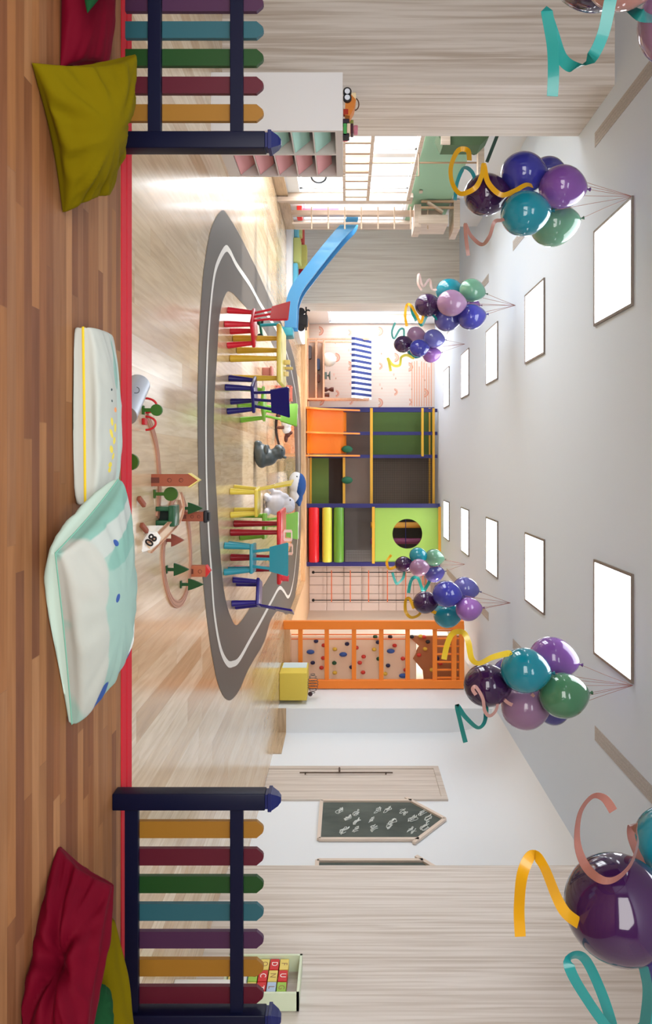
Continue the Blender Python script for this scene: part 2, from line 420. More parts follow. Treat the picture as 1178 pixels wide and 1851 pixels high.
# door
d0, d1, dz = 10.55, 11.52, 2.70
mb = MB().box((XR-.03, d0-.09, 0), (XR, d0, dz+.09)).box((XR-.03, d1, 0), (XR, d1+.09, dz+.09)).box((XR-.03, d0, dz), (XR, d1, dz+.09))
dr = struct(mb, 'door_1', doorwood)
MB().box((XR-.012, d0, .005), (XR, d1, dz)).build('door_leaf', doorwood, dr, local=True)
dk = M(92, 78, 68, .35, .5)
mb = MB().box((XR-.05, d1-.20, .52), (XR-.035, d1-.185, 2.02)).box((XR-.05, d1-.2, .6), (XR-.01, d1-.185, .62)).box((XR-.05, d1-.2, 1.9), (XR-.01, d1-.185, 1.92))
mb.build('door_handle', dk, dr, local=True)
MB().cyl((XR-.07, d1-.08, 1.16), (XR-.01, d1-.08, 1.16), .015).box((XR-.08, d1-.2, 1.15), (XR-.06, d1-.07, 1.17)).build('door_latch', dk, dr, local=True)
# raised podium along the back and in the climbing recess
pod = grain_mat('podium_wood', rgb(206,160,112), rgb(228,188,146), (2, 20, 20), .4)
mb = MB().prism([(-3.25, 19.7, 0), (3.35, 19.7, 0), (3.35, 14.35, 0), (4.62, 14.35, 0), (4.62, BD, 0), (-4.28, BD, 0), (-4.28, 19.7, 0)], (0, 0, .12))
struct(mb, 'floor_podium', pod)
# white play podium before the second wood pier
mb = MB()
cr = catmull([(-3.5, 14.92, 0), (-3.28, 15.3, 0), (-3.32, 16.2, 0), (-3.1, 17.4, 0), (-3.12, 18.6, 0), (-3.3, 19.69, 0)], 6)
mb.prism([Vector((-5.74, 14.92, 0))]+cr+[Vector((-4.27, 19.69, 0)), Vector((-4.27, 17.96, 0)), Vector((-3.84, 17.96, 0)), Vector((-3.84, 17.05, 0)), Vector((-5.74, 17.05, 0))], (0, 0, .11))
struct(mb, 'floor_play_mat', M(232, 234, 236, .5))

# ------------------------------------------------------------------ ceiling lights and vents
frame_m = M(122, 112, 104, .4)
names = ['nearest', 'second nearest', 'middle', 'fourth from the front', 'farthest']
for row, (xa, xb, side) in enumerate(((-2.545, -1.492, 'left'), (1.076, 2.124, 'right'))):
    for k in range(-1, 5):
        ya, yb = 6.711+2.992*k, 7.755+2.992*k
        t = thing('ceiling_light', 'square white ceiling panel light, %s in the %s row' % (names[k] if k >= 0 else ['off-frame above the step', 'off-frame above the platform'][-k-1], side), 'ceiling light', ((xa+xb)/2, (ya+yb)/2, H), 0, 'ceiling panel lights')
        f = .028; z0 = H-.022
        mb = MB().box((xa, ya, z0), (xa+f, yb, H)).box((xb-f, ya, z0), (xb, yb, H)).box((xa+f, ya, z0), (xb-f, ya+f, H)).box((xa+f, yb-f, z0), (xb-f, yb, H))
        mb.build('frame', frame_m, t)
        MB().box((xa+f, ya+f, H-.014), (xb-f, yb-f, H-.002)).build('diffuser', M(242, 248, 255, .6, emit=PANEL_E), t)
grille = grain_mat('vent_grille', rgb(150,146,143), rgb(184,180,178), (200, 200, 200), .6, 1, .45, .55)
for (xa, xb, side) in ((-3.63, -3.47, 'left'), (2.915, 3.075, 'right')):
    for k, nm in enumerate(['nearest', 'second', 'third', 'farthest']):
        y1 = 7.755+3.815*k; y0 = y1-1.84
        mb = MB().box((xa, y0, H-.006), (xb, y1, H-.001))
        for q in range(3): mb.box((xa+.03+q*.04, y0+.03, H-.009), (xa+.045+q*.04, y1-.03, H-.005))
        tag(mb.build('ceiling_vent', grille), 'long narrow grey ceiling air vent, %s on the %s side' % (nm, side), 'air vent', 'linear ceiling vents')

# ------------------------------------------------------------------ road marking on the floor
def fl(lst, z): return [Fl(a, b, z) for a, b in lst]
outer = [(401,380),(385,403),(375,440),(366,505),(360,600),(357,700),(357,800),(359,900),(363,1000),(370,1085),(382,1180),(396,1243),(413,1266),(431,1249),(450,1207),(477,1160),(489,1121),(504,1103),(518,1111),(528,1100),(534,1072),(541,1014),(545,917),(545,830),(543,745),(538,690),(529,640),(514,597),(492,551),(470,501),(451,461),(430,420),(413,392)]
inner = [(410,528),(402,545),(396,577),(391.5,648),(387,720),(386,780),(387,825),(391,897),(397,994),(405,1072),(415,1111),(426,1130),(439,1118),(462,1082),(481,1051),(494,1030),(506,1014),(518,1006),(526,985),(531,950),(534,890),(533,810),(529,745),(521,700),(507,655),(490,618),(470,585),(450,562),(430,540),(419,529)]
line = [(406,450),(391.6,477),(384.5,508),(378.5,565),(373.8,636),(371.4,720),(371,800),(373,900),(377.5,990),(380.5,1028),(386,1107),(397,1171),(409.5,1198),(420,1200),(432,1191),(451.6,1156),(471,1122),(491,1085),(504,1063),(512,1068),(519.5,1079),(525,1070),(531,1040),(537,980),(540,920),(540,840),(537,740),(530,690),(518,640),(500,598),(486,575),(469,548.5),(451,515),(427,479.6),(415,456)]
road_m = M(94, 86, 79, .5, spec=.25)
og = catmull(fl(outer, 0), 5, True); ig = catmull(fl(inner, 0), 5, True)
bm = ring_fill([p+Vector((0,0,.003)) for p in og], [p+Vector((0,0,.003)) for p in ig])
road = tag(MB().bm(bm).build('road_marking', road_m), 'grey oval toy road laid on the wooden floor around the tables', 'play mat')
lp = catmull(fl(line, 0), 6, True); vs = []; n = len(lp)
for i in range(n):
    t = (lp[(i+1) % n]-lp[i-1]).normalized(); nn = Vector((-t.y, t.x, 0))*.034
    vs += [lp[i]-nn+Vector((0,0,.006)), lp[i]+nn+Vector((0,0,.006))]
ml = MB().add(vs, [(2*i, 2*i+1, (2*i+3) % (2*n), (2*i+2) % (2*n)) for i in range(n)])
lab(ml.build('center_line', M(226, 222, 214, .5), road), 'white center line')

# ------------------------------------------------------------------ fences
PC = {'yellow': M(140,96,24,.5), 'maroon': M(78,6,28,.5), 'green': M(16,60,14,.5), 'teal': M(34,82,92,.5), 'purple': M(62,28,60,.5)}
def fence(name_side, label, posts, pick, rails, xa, xb):
    t = thing('picket_fence', label, 'fence', ((xa+xb)/2, 3.38, PLAT), 0, 'picket fences on the platform edge')
    for (x0, x1) in posts:
        mb = MB().box((x0, 3.33, PLAT), (x1, 3.33+(x1-x0), .885), .005)
        p = mb.build('post', navy, t, smooth=40)
        cx, cy = (x0+x1)/2, 3.33+(x1-x0)/2; h = (x1-x0)/2
        mb = MB().box((cx-h*.86, cy-h*.86, .885), (cx+h*.86, cy+h*.86, .897)).box((cx-h*1.12, cy-h*1.12, .897), (cx+h*1.12, cy+h*1.12, .915), .003)
        k = [(-1,-1),(1,-1),(1,1),(-1,1)]; r = [1.0, .62, .3]; z = [.915, .945, .958]; vs = []
        for rr, zz in zip(r, z): vs += [(cx+a*h*rr, cy+b*h*rr, zz) for a, b in k]
        fs = [(4*j+i, 4*j+(i+1) % 4, 4*j+4+(i+1) % 4, 4*j+4+i) for j in range(2) for i in range(4)]+[(0,3,2,1),(8,9,10,11)]
        mb.add(vs, fs).build('post_cap', M(20, 28, 84, .35, spec=.3), p)
    for (z0, z1) in rails: MB().box((xa, 3.352, z0), (xb, 3.382, z1), .003).build('rail', navy, t)
    for (y, c) in pick:
        D = 3.384; x = (y-VPY)*D/FPX; hw = .0405
        prof = [(x-hw, D, .205), (x+hw, D, .205), (x+hw, D, .838), (x+hw*.42, D, .866), (x+hw*.15, D, .871), (x-hw*.15, D, .871), (x-hw*.42, D, .866), (x-hw, D, .838)]
        lab(MB().prism(prof, (0, .022, 0)).build('picket', PC[c], t), c+' picket')
fence('left', 'navy picket fence with coloured slats standing left of the opening, behind the olive cushion',
      [(-1.570, -1.490)], [(203.5,'yellow'), (153.5,'maroon'), (103.5,'green'), (53.5,'teal'), (5,'purple'), (-45,'yellow'), (-95,'maroon')], [(.322,.385), (.715,.777)], -2.62, -1.568)
fence('right', 'navy picket fence with coloured slats standing right of the opening, behind the maroon tufted cushion',
      [(1.578, 1.657), (2.63, 2.71)], [(1500,'yellow'), (1549.5,'maroon'), (1599.5,'green'), (1649.5,'teal'), (1699.5,'purple'), (1750,'yellow'), (1799,'maroon')], [(.212,.276), (.715,.777)], 1.655, 2.64)

# ------------------------------------------------------------------ cushions
def cushion(name, label, cs, th, top, bot, cat='cushion', pinch=.1, wr=.012, power=.42, piping=None, button=None, zmin=PLAT+.004, seed=0, group=None, n=44, pr=.004, puff=.22):
    """cs: 4 corners (u0v0,u1v0,u1v1,u0v1) ; two bulging faces joined at the seam"""
    A, B, C_, D_ = [Vector(c) for c in cs]; nrm = ((B-A).cross(D_-A)).normalized()
    rnd = random.Random(seed); ph = [rnd.uniform(0, 6.28) for _ in range(12)]
    mb = MB(); idx = {}; rim = []
    cen = (A+B+C_+D_)/4
    def base(u, v):
        p = A*(1-u)*(1-v)+B*u*(1-v)+C_*u*v+D_*(1-u)*v
        # edges bow inwards between the corners
        pu = pinch*math.sin(PI*u)*(abs(2*v-1)**3); pv = pinch*math.sin(PI*v)*(abs(2*u-1)**3)
        p = p+(cen-p)*(pu+pv)
        return p
    def hgt(u, v):
        e = max(0.0, 16*u*(1-u)*v*(1-v)); h = e**power
        # creases running from corners, fading to the middle
        du, dv = u-.5, v-.5; ang = math.atan2(dv, du); r = math.hypot(du, dv)
        k = math.sin(ang*9+ph[0]+3*r)*.5+math.sin(ang*17+ph[1]-5*r)*.35+math.sin(ang*29+ph[2]+8*r)*.2
        cr = wr*k*min(1, r*2.2)*min(1, e*6)
        l = wr*.7*math.sin(5*u+4*v+ph[3])*min(1, e*3)
        if button:
            bu, bv, bd, br = button; q = math.hypot(u-bu, v-bv)
            an = math.atan2(v-bv, u-bu)
            cr += wr*1.6*math.sin(an*6+ph[4])*math.exp(-(q/(br*2.4))**2)*(1-math.exp(-(q/br)**2*3))
            return th*h+cr+l-bd*math.exp(-(q/br)**2)-bd*.6*math.exp(-(q/(br*.25))**2)
        return th*h+cr+l
    for sgn in (1, -1):
        mb.mat(0 if sgn > 0 else 1)
        for j in range(n+1):
            for i in range(n+1):
                # denser towards the rim
                u = .5-.5*math.cos(PI*i/n); v = .5-.5*math.cos(PI*j/n)
                edge = i in (0, n) or j in (0, n)
                if edge and sgn < 0: idx[(sgn, i, j)] = idx[(1, i, j)]; continue
                p = base(u, v)+nrm*(0 if edge else sgn*hgt(u, v))
                if not edge:
                    ed = min(u, 1-u, v, 1-v); q0 = p-cen; q0 = q0-nrm*q0.dot(nrm)
                    p = p+q0.normalized()*(puff*th*math.exp(-((ed-.035)/.04)**2)*min(1, ed/.012)*(16*u*(1-u)*v*(1-v))**.15)
                if p.z < zmin: p.z = zmin+.0005*sgn
                mb.v.append(p); k = len(mb.v)-1; idx[(sgn, i, j)] = k; mb.uv[k] = (u, v)
        for j in range(n):
            for i in range(n):
                q = [idx[(sgn, i, j)], idx[(sgn, i+1, j)], idx[(sgn, i+1, j+1)], idx[(sgn, i, j+1)]]
                mb.f.append(q if sgn > 0 else q[::-1]); mb.mi.append(mb.cur)
    o = mb.build(name, [top, bot], smooth=180, recalc=False)
    tag(o, label, cat, group)
    rimp = []
    for i in range(n): rimp.append((i, 0))
    for j in range(n): rimp.append((n, j))
    for i in range(n, 0, -1): rimp.append((i, n))
    for j in range(n, 0, -1): rimp.append((0, j))
    if piping:
        pts = []
        for (i, j) in rimp[::2]:
            u = .5-.5*math.cos(PI*i/n); v = .5-.5*math.cos(PI*j/n); p = base(u, v); p.z = max(p.z, zmin+.004)+.0; pts.append(p)
        MB().tube(pts, pr, 6, True).build('piping', piping, o, smooth=True)
    return o
olive = M(104, 90, 0, .9, spec=.08, sheen=.04); maroon = M(96, 0, 24, .75, spec=.1, sheen=.08); dgreen = M(20, 64, 34, .9, spec=.1, sheen=.08)
cushion('cushion', 'olive green velvet cushion leaning before the left fence', [P(54,113,2.47), P(113,384,2.74), P(190,352,2.93), P(244,98,2.84)], .15, olive, olive, seed=3, pinch=.17, wr=.02)
cushion('cushion', 'dark maroon cushion lying behind the olive cushion at the left edge', [P(98,-190,2.72), P(104,128,2.72), P(190,124,2.98), P(196,-190,2.98)], .12, maroon, maroon, seed=5, wr=.006)
cushion('cushion', 'green cushion corner hanging over the dark maroon cushion', [P(158,24,2.62), P(132,-260,2.5), P(240,-320,2.8), P(235,-60,2.9)], .06, dgreen, dgreen, seed=6, wr=.004)
cushion('cushion', 'maroon velvet cushion with a tufted centre, before the right fence', [P(22,1880,2.42), P(108,1530,2.72), P(203,1602,2.72), P(160,1885,2.42)], .15, maroon, maroon, seed=8, wr=.02, pinch=.10, button=(.42, .48, .11, .17))
cushion('cushion', 'olive green cushion tucked behind the tufted maroon cushion on the right', [P(120,1640,2.92), P(130,1930,2.80), P(250,1930,2.92), P(205,1662,3.0)], .13, olive, olive, seed=9, wr=.006, pinch=.04)
cushion('cushion', 'dark green cushion between the tufted maroon and the olive cushion on the right', [P(120,1880,2.52), P(150,1775,2.72), P(196,1790,2.74), P(200,1900,2.60)], .05, dgreen, dgreen, seed=10, wr=.004, pinch=.02)
cw = rgb(182,186,178); mint = rgb(140,178,166); mintL = rgb(186,204,196); yl = rgb(226,206,74); bl = rgb(44,78,146)
duck = print_mat('printed_cream_cotton', cw, [(.55,.60,.6,.16,0,mintL), (.2,.52,.16,.10,.5,mint), (.345,.27,.008,.022,0,rgb(40,60,60)), (.41,.27,.008,.022,0,rgb(40,60,60)), (.46,.38,.016,.045,0,rgb(236,150,90)),
    (.53,.26,.022,.045,.3,yl), (.565,.36,.026,.04,-.3,yl), (.60,.25,.022,.05,.4,yl), (.64,.33,.022,.045,-.2,yl), (.69,.25,.022,.05,.2,yl), (.73,.32,.02,.04,-.2,yl), (.78,.25,.018,.06,0,yl), (.81,.25,.016,.05,0,yl)])
z2 = .235
cushion('cushion', 'cream cushion with yellow piping and a printed duck, lying at the red step edge', [P(150,592,2.86), P(154,912,2.86), P(192,905,3.20), P(188,606,3.20)], .10, duck, M(176,178,170,.85), seed=12, pinch=.02, wr=.004, power=.28, piping=M(222,190,40,.6), pr=.0055, puff=.35)
bird = print_mat('printed_mint_cotton', rgb(146,176,166), [(.02,.5,.07,.8,.05,rgb(122,166,154)), (.105,.55,.05,.75,.05,rgb(176,184,178)), (.21,.70,.07,.4,.05,rgb(122,166,154)), (.20,.12,.22,.22,0,rgb(176,178,170)), (.62,.12,.38,.16,.0,rgb(174,178,170)),
    (.14,.52,.018,.035,.5,bl), (.40,.41,.022,.035,0,bl), (.90,.86,.10,.2,.9,rgb(230,236,232)), (.97,.78,.11,.05,.9,bl), (.93,.25,.10,.06,1.2,bl), (.985,.6,.04,.06,.8,bl)])
cushion('cushion', 'large mint and cream cushion with blue spots, leaning on the duck cushion', [P(100,1000,2.50), P(130,1309,2.80), P(222,1165,3.02), P(214,866,2.86)], .135, bird, M(188,212,200,.85), seed=14, pinch=.03, wr=.007, power=.36, piping=M(120,178,158,.7), pr=.003)

# ------------------------------------------------------------------ children's chairs and tables
def chair(label, col, x, y, deg, dark=None):
    m = M(*col, .32, coat=.25); t = thing('kids_chair', label, 'chair', (x, y, 0), math.radians(deg), 'plastic kids chairs around the tables')
    L = dict(local=True, smooth=40)
    for sx in (-1, 1):
        for sy in (-1, 1):
            MB().lathe([(.030, 0), (.036, .006), (.035, .04), (.024, .262), (.026, .275)], (sx*.138, sy*.132, 0), (-sx*.07, -sy*.06, 1), 16).build('leg', m, t, **L)
    MB().box((-.155, -.15, .265), (.155, .155, .302), .014).build('seat', m, t, **L)
    for sx in (-.085, 0, .085):
        MB().bar((sx*.9, -.135, .296), (sx*1.15, -.172, .49), .030, .018, up=(0,1,0), bev=.005).build('slat', m, t, **L)
    pf = [(-.125, .475), (.125, .475), (.172, .66), (.165, .672), (-.165, .672), (-.172, .66)]
    MB().prism([(a, -.16-(z-.475)*.19, z) for a, z in pf], (0, -.024, .004)).build('backrest', m, t, **L)
    return t
chair('red plastic kids chair at the left end, turned away beside the yellow table', (206,28,50), -1.43, 7.50, -47)
chair('navy plastic kids chair in front of the yellow table, turned away', (26,22,104), -.72, 7.54, 28)
chair('green plastic kids chair behind the navy chair and the yellow table', (124,186,54), -.69, 8.40, 145)
chair('yellow plastic kids chair seen side-on, left of the red table', (228,206,80), .44, 7.82, -84)
chair('green plastic kids chair behind the red table', (120,186,50), .78, 8.52, 176)
chair('turquoise plastic kids chair in front of the red table, back to the viewer', (50,150,170), 1.02, 7.43, -4)
chair('violet blue plastic kids chair at the right end, facing the red table', (44,30,130), 1.49, 7.95, 72)
def table(label, col, legc, x0, x1, y0, y1, legs):
    t = thing('kids_table', label, 'table', ((x0+x1)/2, (y0+y1)/2, 0), 0, 'plastic kids tables')
    MB().box((x0, y0, .515), (x1, y1, .562), .02).build('tabletop', M(*col, .35, coat=.2), t, smooth=40)
    for (x, y) in legs:
        MB().lathe([(.030, 0), (.041, .008), (.040, .05), (.027, .45), (.025, .517)], (x, y, 0), (0, 0, 1), 18).build('leg', M(*legc, .35, coat=.2), t, smooth=40)
table('yellow plastic kids table between the red and navy chairs', (226,208,96), (214,176,52), -1.50, -.86, 7.60, 8.30, [(-1.38,7.86), (-1.29,8.13), (-1.126,7.66), (-.93,7.82)])
table('red plastic kids table behind the turquoise chair', (222,44,52), (150,14,30), .54, 1.34, 7.62, 8.30, [(.70,7.93), (.775,7.69), (1.05,7.70), (1.22,7.98)])

# ------------------------------------------------------------------ indoor playground at the back
yel = M(214,164,50,.4); nv = M(34,34,100,.4); grn = M(72,98,42,.6); grnL = M(146,184,84,.5); grD = M(94,82,76,.75); org = M(238,130,34,.4)
def X_(py, D): return (py-VPY)*D/FPX
def Z_(px, D): return HC+(px-VPX)*D/FPX
DL, DR = 21.0, 20.45
pg = thing('indoor_playground', 'tall indoor play structure with yellow beams, navy posts and green panels at the back wall', 'play structure', (.6, 20.8, .12))
zt = H-.03
for y in (742, 783.5, 825): MB().bar((X_(y, DL), DL, .14), (X_(y, DL), DL, zt), .10, .10).build('post', nv, pg)
for y, D in ((914, DR), (1019.5, DR)): MB().bar((X_(y, D), D, .12), (X_(y, D), D, zt), .12, .10).build('post', nv, pg)
MB().bar((X_(742, DL)-.1, BD-.12, .14), (X_(742, DL)-.1, BD-.12, zt), .10, .10).build('post', nv, pg)
def beam(px, ya, yb, D, th=.075): MB().bar((X_(ya, D), D-.03, Z_(px, D)), (X_(yb, D), D-.03, Z_(px, D)), th, th).build('beam', yel, pg)
beam(671, 738, 912, DL, .08); beam(763, 738, 825, DL, .07); beam(783, 738, 912, DL, .07); beam(776, 738, 912, DL+.3, .05)
beam(621.5, 827, 912, DL, .075); beam(561.5, 827, 912, DL, .06)
beam(674.5, 916, 1018, DR, .08); beam(794, 916, 1018, DR, .08)
def panel(px0, px1, y0, y1, D, m, nm='panel', th=.03): return MB().box((X_(y0, D), D, Z_(px0, D)), (X_(y1, D), D+th, Z_(px1, D))).build(nm, m, pg)
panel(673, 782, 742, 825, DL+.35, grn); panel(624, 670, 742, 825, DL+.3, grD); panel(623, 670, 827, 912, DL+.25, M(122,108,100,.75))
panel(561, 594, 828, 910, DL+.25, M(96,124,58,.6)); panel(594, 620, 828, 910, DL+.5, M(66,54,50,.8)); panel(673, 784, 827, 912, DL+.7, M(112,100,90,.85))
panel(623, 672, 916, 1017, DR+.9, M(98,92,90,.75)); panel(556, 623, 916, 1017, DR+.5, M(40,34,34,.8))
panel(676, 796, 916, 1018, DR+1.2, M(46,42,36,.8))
# net in front of the dark bay
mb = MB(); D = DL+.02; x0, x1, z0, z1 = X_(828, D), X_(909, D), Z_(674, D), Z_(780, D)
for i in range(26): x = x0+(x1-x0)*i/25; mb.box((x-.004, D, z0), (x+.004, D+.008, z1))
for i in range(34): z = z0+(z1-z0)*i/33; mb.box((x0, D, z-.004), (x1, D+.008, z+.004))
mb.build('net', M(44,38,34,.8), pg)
mb = MB(); D = DR+.35; x0, x1, z0, z1 = X_(995, D), X_(1017, D), Z_(625, D), Z_(670, D)
for i in range(9): x = x0+(x1-x0)*i/8; mb.box((x-.005, D, z0), (x+.005, D+.008, z1))
for i in range(16): z = z0+(z1-z0)*i/15; mb.box((x0, D, z-.004), (x1, D+.008, z+.004))
mb.build('net', M(150,150,150,.8), pg)
for px, c, r in ((567, (206,18,36), .155), (591, (214,214,78), .145), (612, (98,152,54), .15)):
    MB().cyl((X_(917, DR), DR+.06, Z_(px, DR)), (X_(1016, DR), DR+.06, Z_(px, DR)), r, n=24).build('roller', M(*c, .3, coat=.3), pg, smooth=40)
# panel with the round porthole
D = DR; cx, cz, r = X_(965, D), Z_(736, D), .435; x0, x1, z0, z1 = X_(917, D), X_(1017.5, D), Z_(677.5, D), Z_(792, D)
o4 = []; N = 40
for i in range(N):
    t = 2*PI*i/N; dx, dz_ = math.cos(t), math.sin(t)
    s_ = min(((x1-cx) if dx > 0 else (x0-cx))/dx if abs(dx) > 1e-6 else 1e9, ((z1-cz) if dz_ > 0 else (z0-cz))/dz_ if abs(dz_) > 1e-6 else 1e9)
    o4.append((cx+dx*s_, cz+dz_*s_))
for (qx, qz) in ((x0,z0),(x1,z0),(x1,z1),(x0,z1)):
    k = min(range(N), key=lambda i: (o4[i][0]-qx)**2+(o4[i][1]-qz)**2); o4[k] = (qx, qz)
vs = []
for yy in (D, D+.04):
    vs += [(a, yy, b) for a, b in o4]+[(cx+r*math.cos(2*PI*i/N), yy, cz+r*math.sin(2*PI*i/N)) for i in range(N)]
fs = []
for i in range(N):
    j = (i+1) % N
    fs += [(i, j, N+j, N+i), (2*N+i, 3*N+i, 3*N+j, 2*N+j), (N+i, N+j, 3*N+j, 3*N+i), (i, 2*N+i, 2*N+j, j)]
lab(MB().add(vs, fs).build('porthole_panel', grnL, pg), 'light green panel with a round opening')
MB().cyl((X_(918, D+.6), D+.6, cz+.24*0-.0), (X_(1016, D+.6), D+.6, cz), .01).build('rod', nv, pg)
for dz_, c, h in ((-.24, (196,140,52), .14), (.16, (120,54,88), .14)):
    pass
for (ya, yb, c) in ((944, 955, (204,146,52)), (972, 984, (124,52,88))):
    MB().cyl((X_(949 if c[0] > 150 else 978, D+.7), D+.7, z0-.1), (X_(949 if c[0] > 150 else 978, D+.7), D+.7, z1), .09, n=18).build('padded_pole', M(*c, .5), pg, smooth=40)
# double slide
sl = [(19.95, .14), (20.6, .30), (21.0, 1.22), (21.1, 1.26)]
for ya, yb in ((741, 781), (781, 820)):
    pts = catmull([(0, 20.0, .16), (0, 20.35, .26), (0, 20.75, .78), (0, 21.0, 1.22), (0, 21.35, 1.25)], 6)
    xa, xb = X_(ya, 20.6), X_(yb, 20.6)
    mb = MB().strip([Vector(((xa+xb)/2, p.y, p.z)) for p in pts], [Vector(((xb-xa)/2, 0, 0))]*len(pts), .012)
    mb.build('slide_bed', org, pg, smooth=True)
for y in (738, 781, 822):
    x = X_(y, 20.45)
    poly = [(x, 19.9, .13), (x, 19.9, .24), (x, 20.25, .5), (x, 20.75, 1.3), (x, 20.98, 1.74), (x, 21.1, 1.74), (x, 21.15, .13)]
    MB().prism(poly, (.05, 0, 0)).build('slide_side', M(246,150,72,.4), pg)
for y, px in ((812, 627), (868, 627)):
    a = P(px, y, DL-.12); MB().ball(a, .11, .06, .17, 12).build('climbing_hold', M(30,96,70,.6), pg, smooth=True)

# market stall for pretend play
ms = thing('play_shop_stand', 'wooden play shop stand with shelves and a blue striped awning, before the rainbow wallpaper', 'play shop', (-3.0, 20.9, .12))
D = 20.7; xl, xr = X_(613, D), X_(721, D)
for x in (xl, xr):
    MB().bar((x, D, .12), (x, D, 1.95), .05, .05).build('post', beech, ms)
    MB().bar((x, D+.5, .12), (x, D+.5, 1.95), .05, .05).build('post', beech, ms)
for px in (556, 571.5, 585):
    MB().box((xl, D-.02, Z_(px, D)-.03), (xr, D+.5, Z_(px, D)+.02)).build('shelf', beech, ms)
MB().box((xl, D+.49, .12), (xr, D+.51, .62)).build('back_panel', M(214,196,184,.7), ms)
mb = MB(); za, zb = Z_(640, D-.35), Z_(671, D)
ns = 22
for i in range(ns):
    xa, xb = xl+(xr-xl)*i/ns, xl+(xr-xl)*(i+1)/ns
    mb.mat(i % 2); mb.prism([(xa, D-.35, za), (xb, D-.35, za), (xb, D+.3, zb), (xa, D+.3, zb)], (0, 0, .012)); mb.box((xa, D-.352, za-.08), (xb, D-.345, za+.01))
mb.build('awning', [M(42,54,112,.7), M(236,236,242,.7)], ms)
itm = [('toy_basket', 'white net bag of play food on the top shelf of the play shop stand', 'basket', (590, 650), .17, (226,228,222)),
       ('toy_scale', 'grey toy scale right of the net bag on the play shop top shelf', 'toy', (589.5, 679), .11, (96,110,104)),
       ('toy_jar', 'dark brown waisted toy jar on the top shelf of the play shop stand', 'toy', (590, 704), .07, (74,34,28)),
       ('toy_cup', 'small dark toy cup at the right end of the play shop top shelf', 'toy', (588, 714), .055, (84,44,34))]
for k, (nm, lb, ct, (px, y), r, c) in enumerate(itm):
    c0 = Vector((X_(y, D+.15), D+.15, Z_(585, D)+.02)); mm = M(*c, .6)
    if k == 0:
        mb = MB().lathe([(.16,0),(.2,.05),(.21,.16),(.17,.26),(.08,.33),(.02,.35)], c0, n=20)
    elif k == 1:
        mb = MB().box(c0-Vector((.1,.07,0)), c0+Vector((.1,.07,.07)), .01).lathe([(.02,.07),(.02,.11),(.12,.14),(.13,.17)], c0, n=18)
    elif k == 2:
        mb = MB().lathe([(.07,0),(.07,.05),(.03,.12),(.07,.2),(.07,.27)], c0, n=16)
    else:
        mb = MB().lathe([(.05,0),(.06,.1),(.06,.14)], c0, n=16)
    tag(mb.build(nm, mm, smooth=40), lb, ct)
for px, (ya, yb), c, lb in ((571.5, (648, 668), (56,66,92), 'dark blue flat toy box on the middle shelf of the play shop stand'), (571.5, (676, 690), (82,46,36), 'dark brown toy crate on the middle shelf of the play shop stand'), (556, (624, 648), (92,84,88), 'grey toy tray on the bottom shelf of the play shop stand')):
    z = Z_(px, D)+.02
    a = MB().box((X_(ya, D), D+.02, z), (X_(yb, D), D+.25, z+.07), .008)
    a.box((X_(ya, D)+.02, D+.04, z+.07), (X_(yb, D)-.02, D+.23, z+.085))
    tag(a.build('toy_box', M(*c, .6)), lb, 'toy box')

# rope ladder and climbing recess
rl = thing('rope_ladder', 'rope ladder with orange rungs and black ropes hanging at the back wall', 'ladder', (3.8, 21.6, .4))
D = 21.55
for y in (1034.5, 1085): 
    MB().cyl((X_(y, D), D, Z_(566, D)), (X_(y, D), D, Z_(768, D)), .014, n=8).build('rope', M(30,28,28,.8), rl)
    MB().ball((X_(y, D), D, Z_(566, D)), .045).build('rope_knot', M(30,28,28,.8), rl)
MB().bar((X_(1026, D), D+.02, Z_(770, D)), (X_(1093, D), D+.02, Z_(770, D)), .04, .04).build('top_bar', M(226,112,66,.5), rl)
for y in (1030, 1090): MB().bar((X_(y, D), D, Z_(770, D)), (X_(y, D), BD-.052, Z_(770, D)), .04, .04).build('bracket', M(226,112,66,.5), rl)
for px in (599, 633, 666, 700, 733, 764): MB().bar((X_(1031, D), D, Z_(px, D)), (X_(1088, D), D, Z_(px, D)), .035, .03).build('rung', M(226,112,66,.5), rl)
# padded mat wall behind the ladder
mm = MB()
for i in range(6):
    xa = 3.02+i*.27
    for j in range(7): mm.box((xa+.004, BD-.05, .125+j*.54), (xa+.266, BD, .125+(j+1)*.54-.006), .015)
struct(mm, 'wall_back_pads', M(230,212,204,.6))
# orange climbing frame
cf = thing('climbing_tower', 'tall orange ladder-like climbing frame beside the white column', 'climbing frame', (3.9, 14.35, 0))
D = 14.22; oc = M(240,132,44,.45); W_ = .17
xl, xr = X_(1129.5, D), 4.50
MB().bar((xl, D, 0), (xl, D, Z_(838, D)), W_, .09, bev=.008).build('post', oc, cf)
MB().bar((xr, D, 0), (xr, D, Z_(838, D)), W_, .09, bev=.008).build('post', oc, cf)
for px in (542.8, 590.4, 639.6, 688.8, 736.4, 785.6): MB().bar((xl+.06, D, Z_(px, D)), (xr-.06, D, Z_(px, D)), .05, .09, bev=.006).build('rung', oc, cf)
for px in (820, 834): MB().bar((xl, D, Z_(px, D)), (xr, D, Z_(px, D)), .07, .1, bev=.006).build('top_beam', oc, cf)
for i in range(7):
    x = xl+.12+i*(xr-xl-.24)/6; MB().bar((x, D+.02, Z_(787, D)), (x, D+.02, Z_(833, D)), .025, .05).build('slat', oc, cf)
MB().bar((xl, D+.05, Z_(834, D)), (xl, D+.9, Z_(834, D)), .1, .1).build('top_beam', oc, cf)
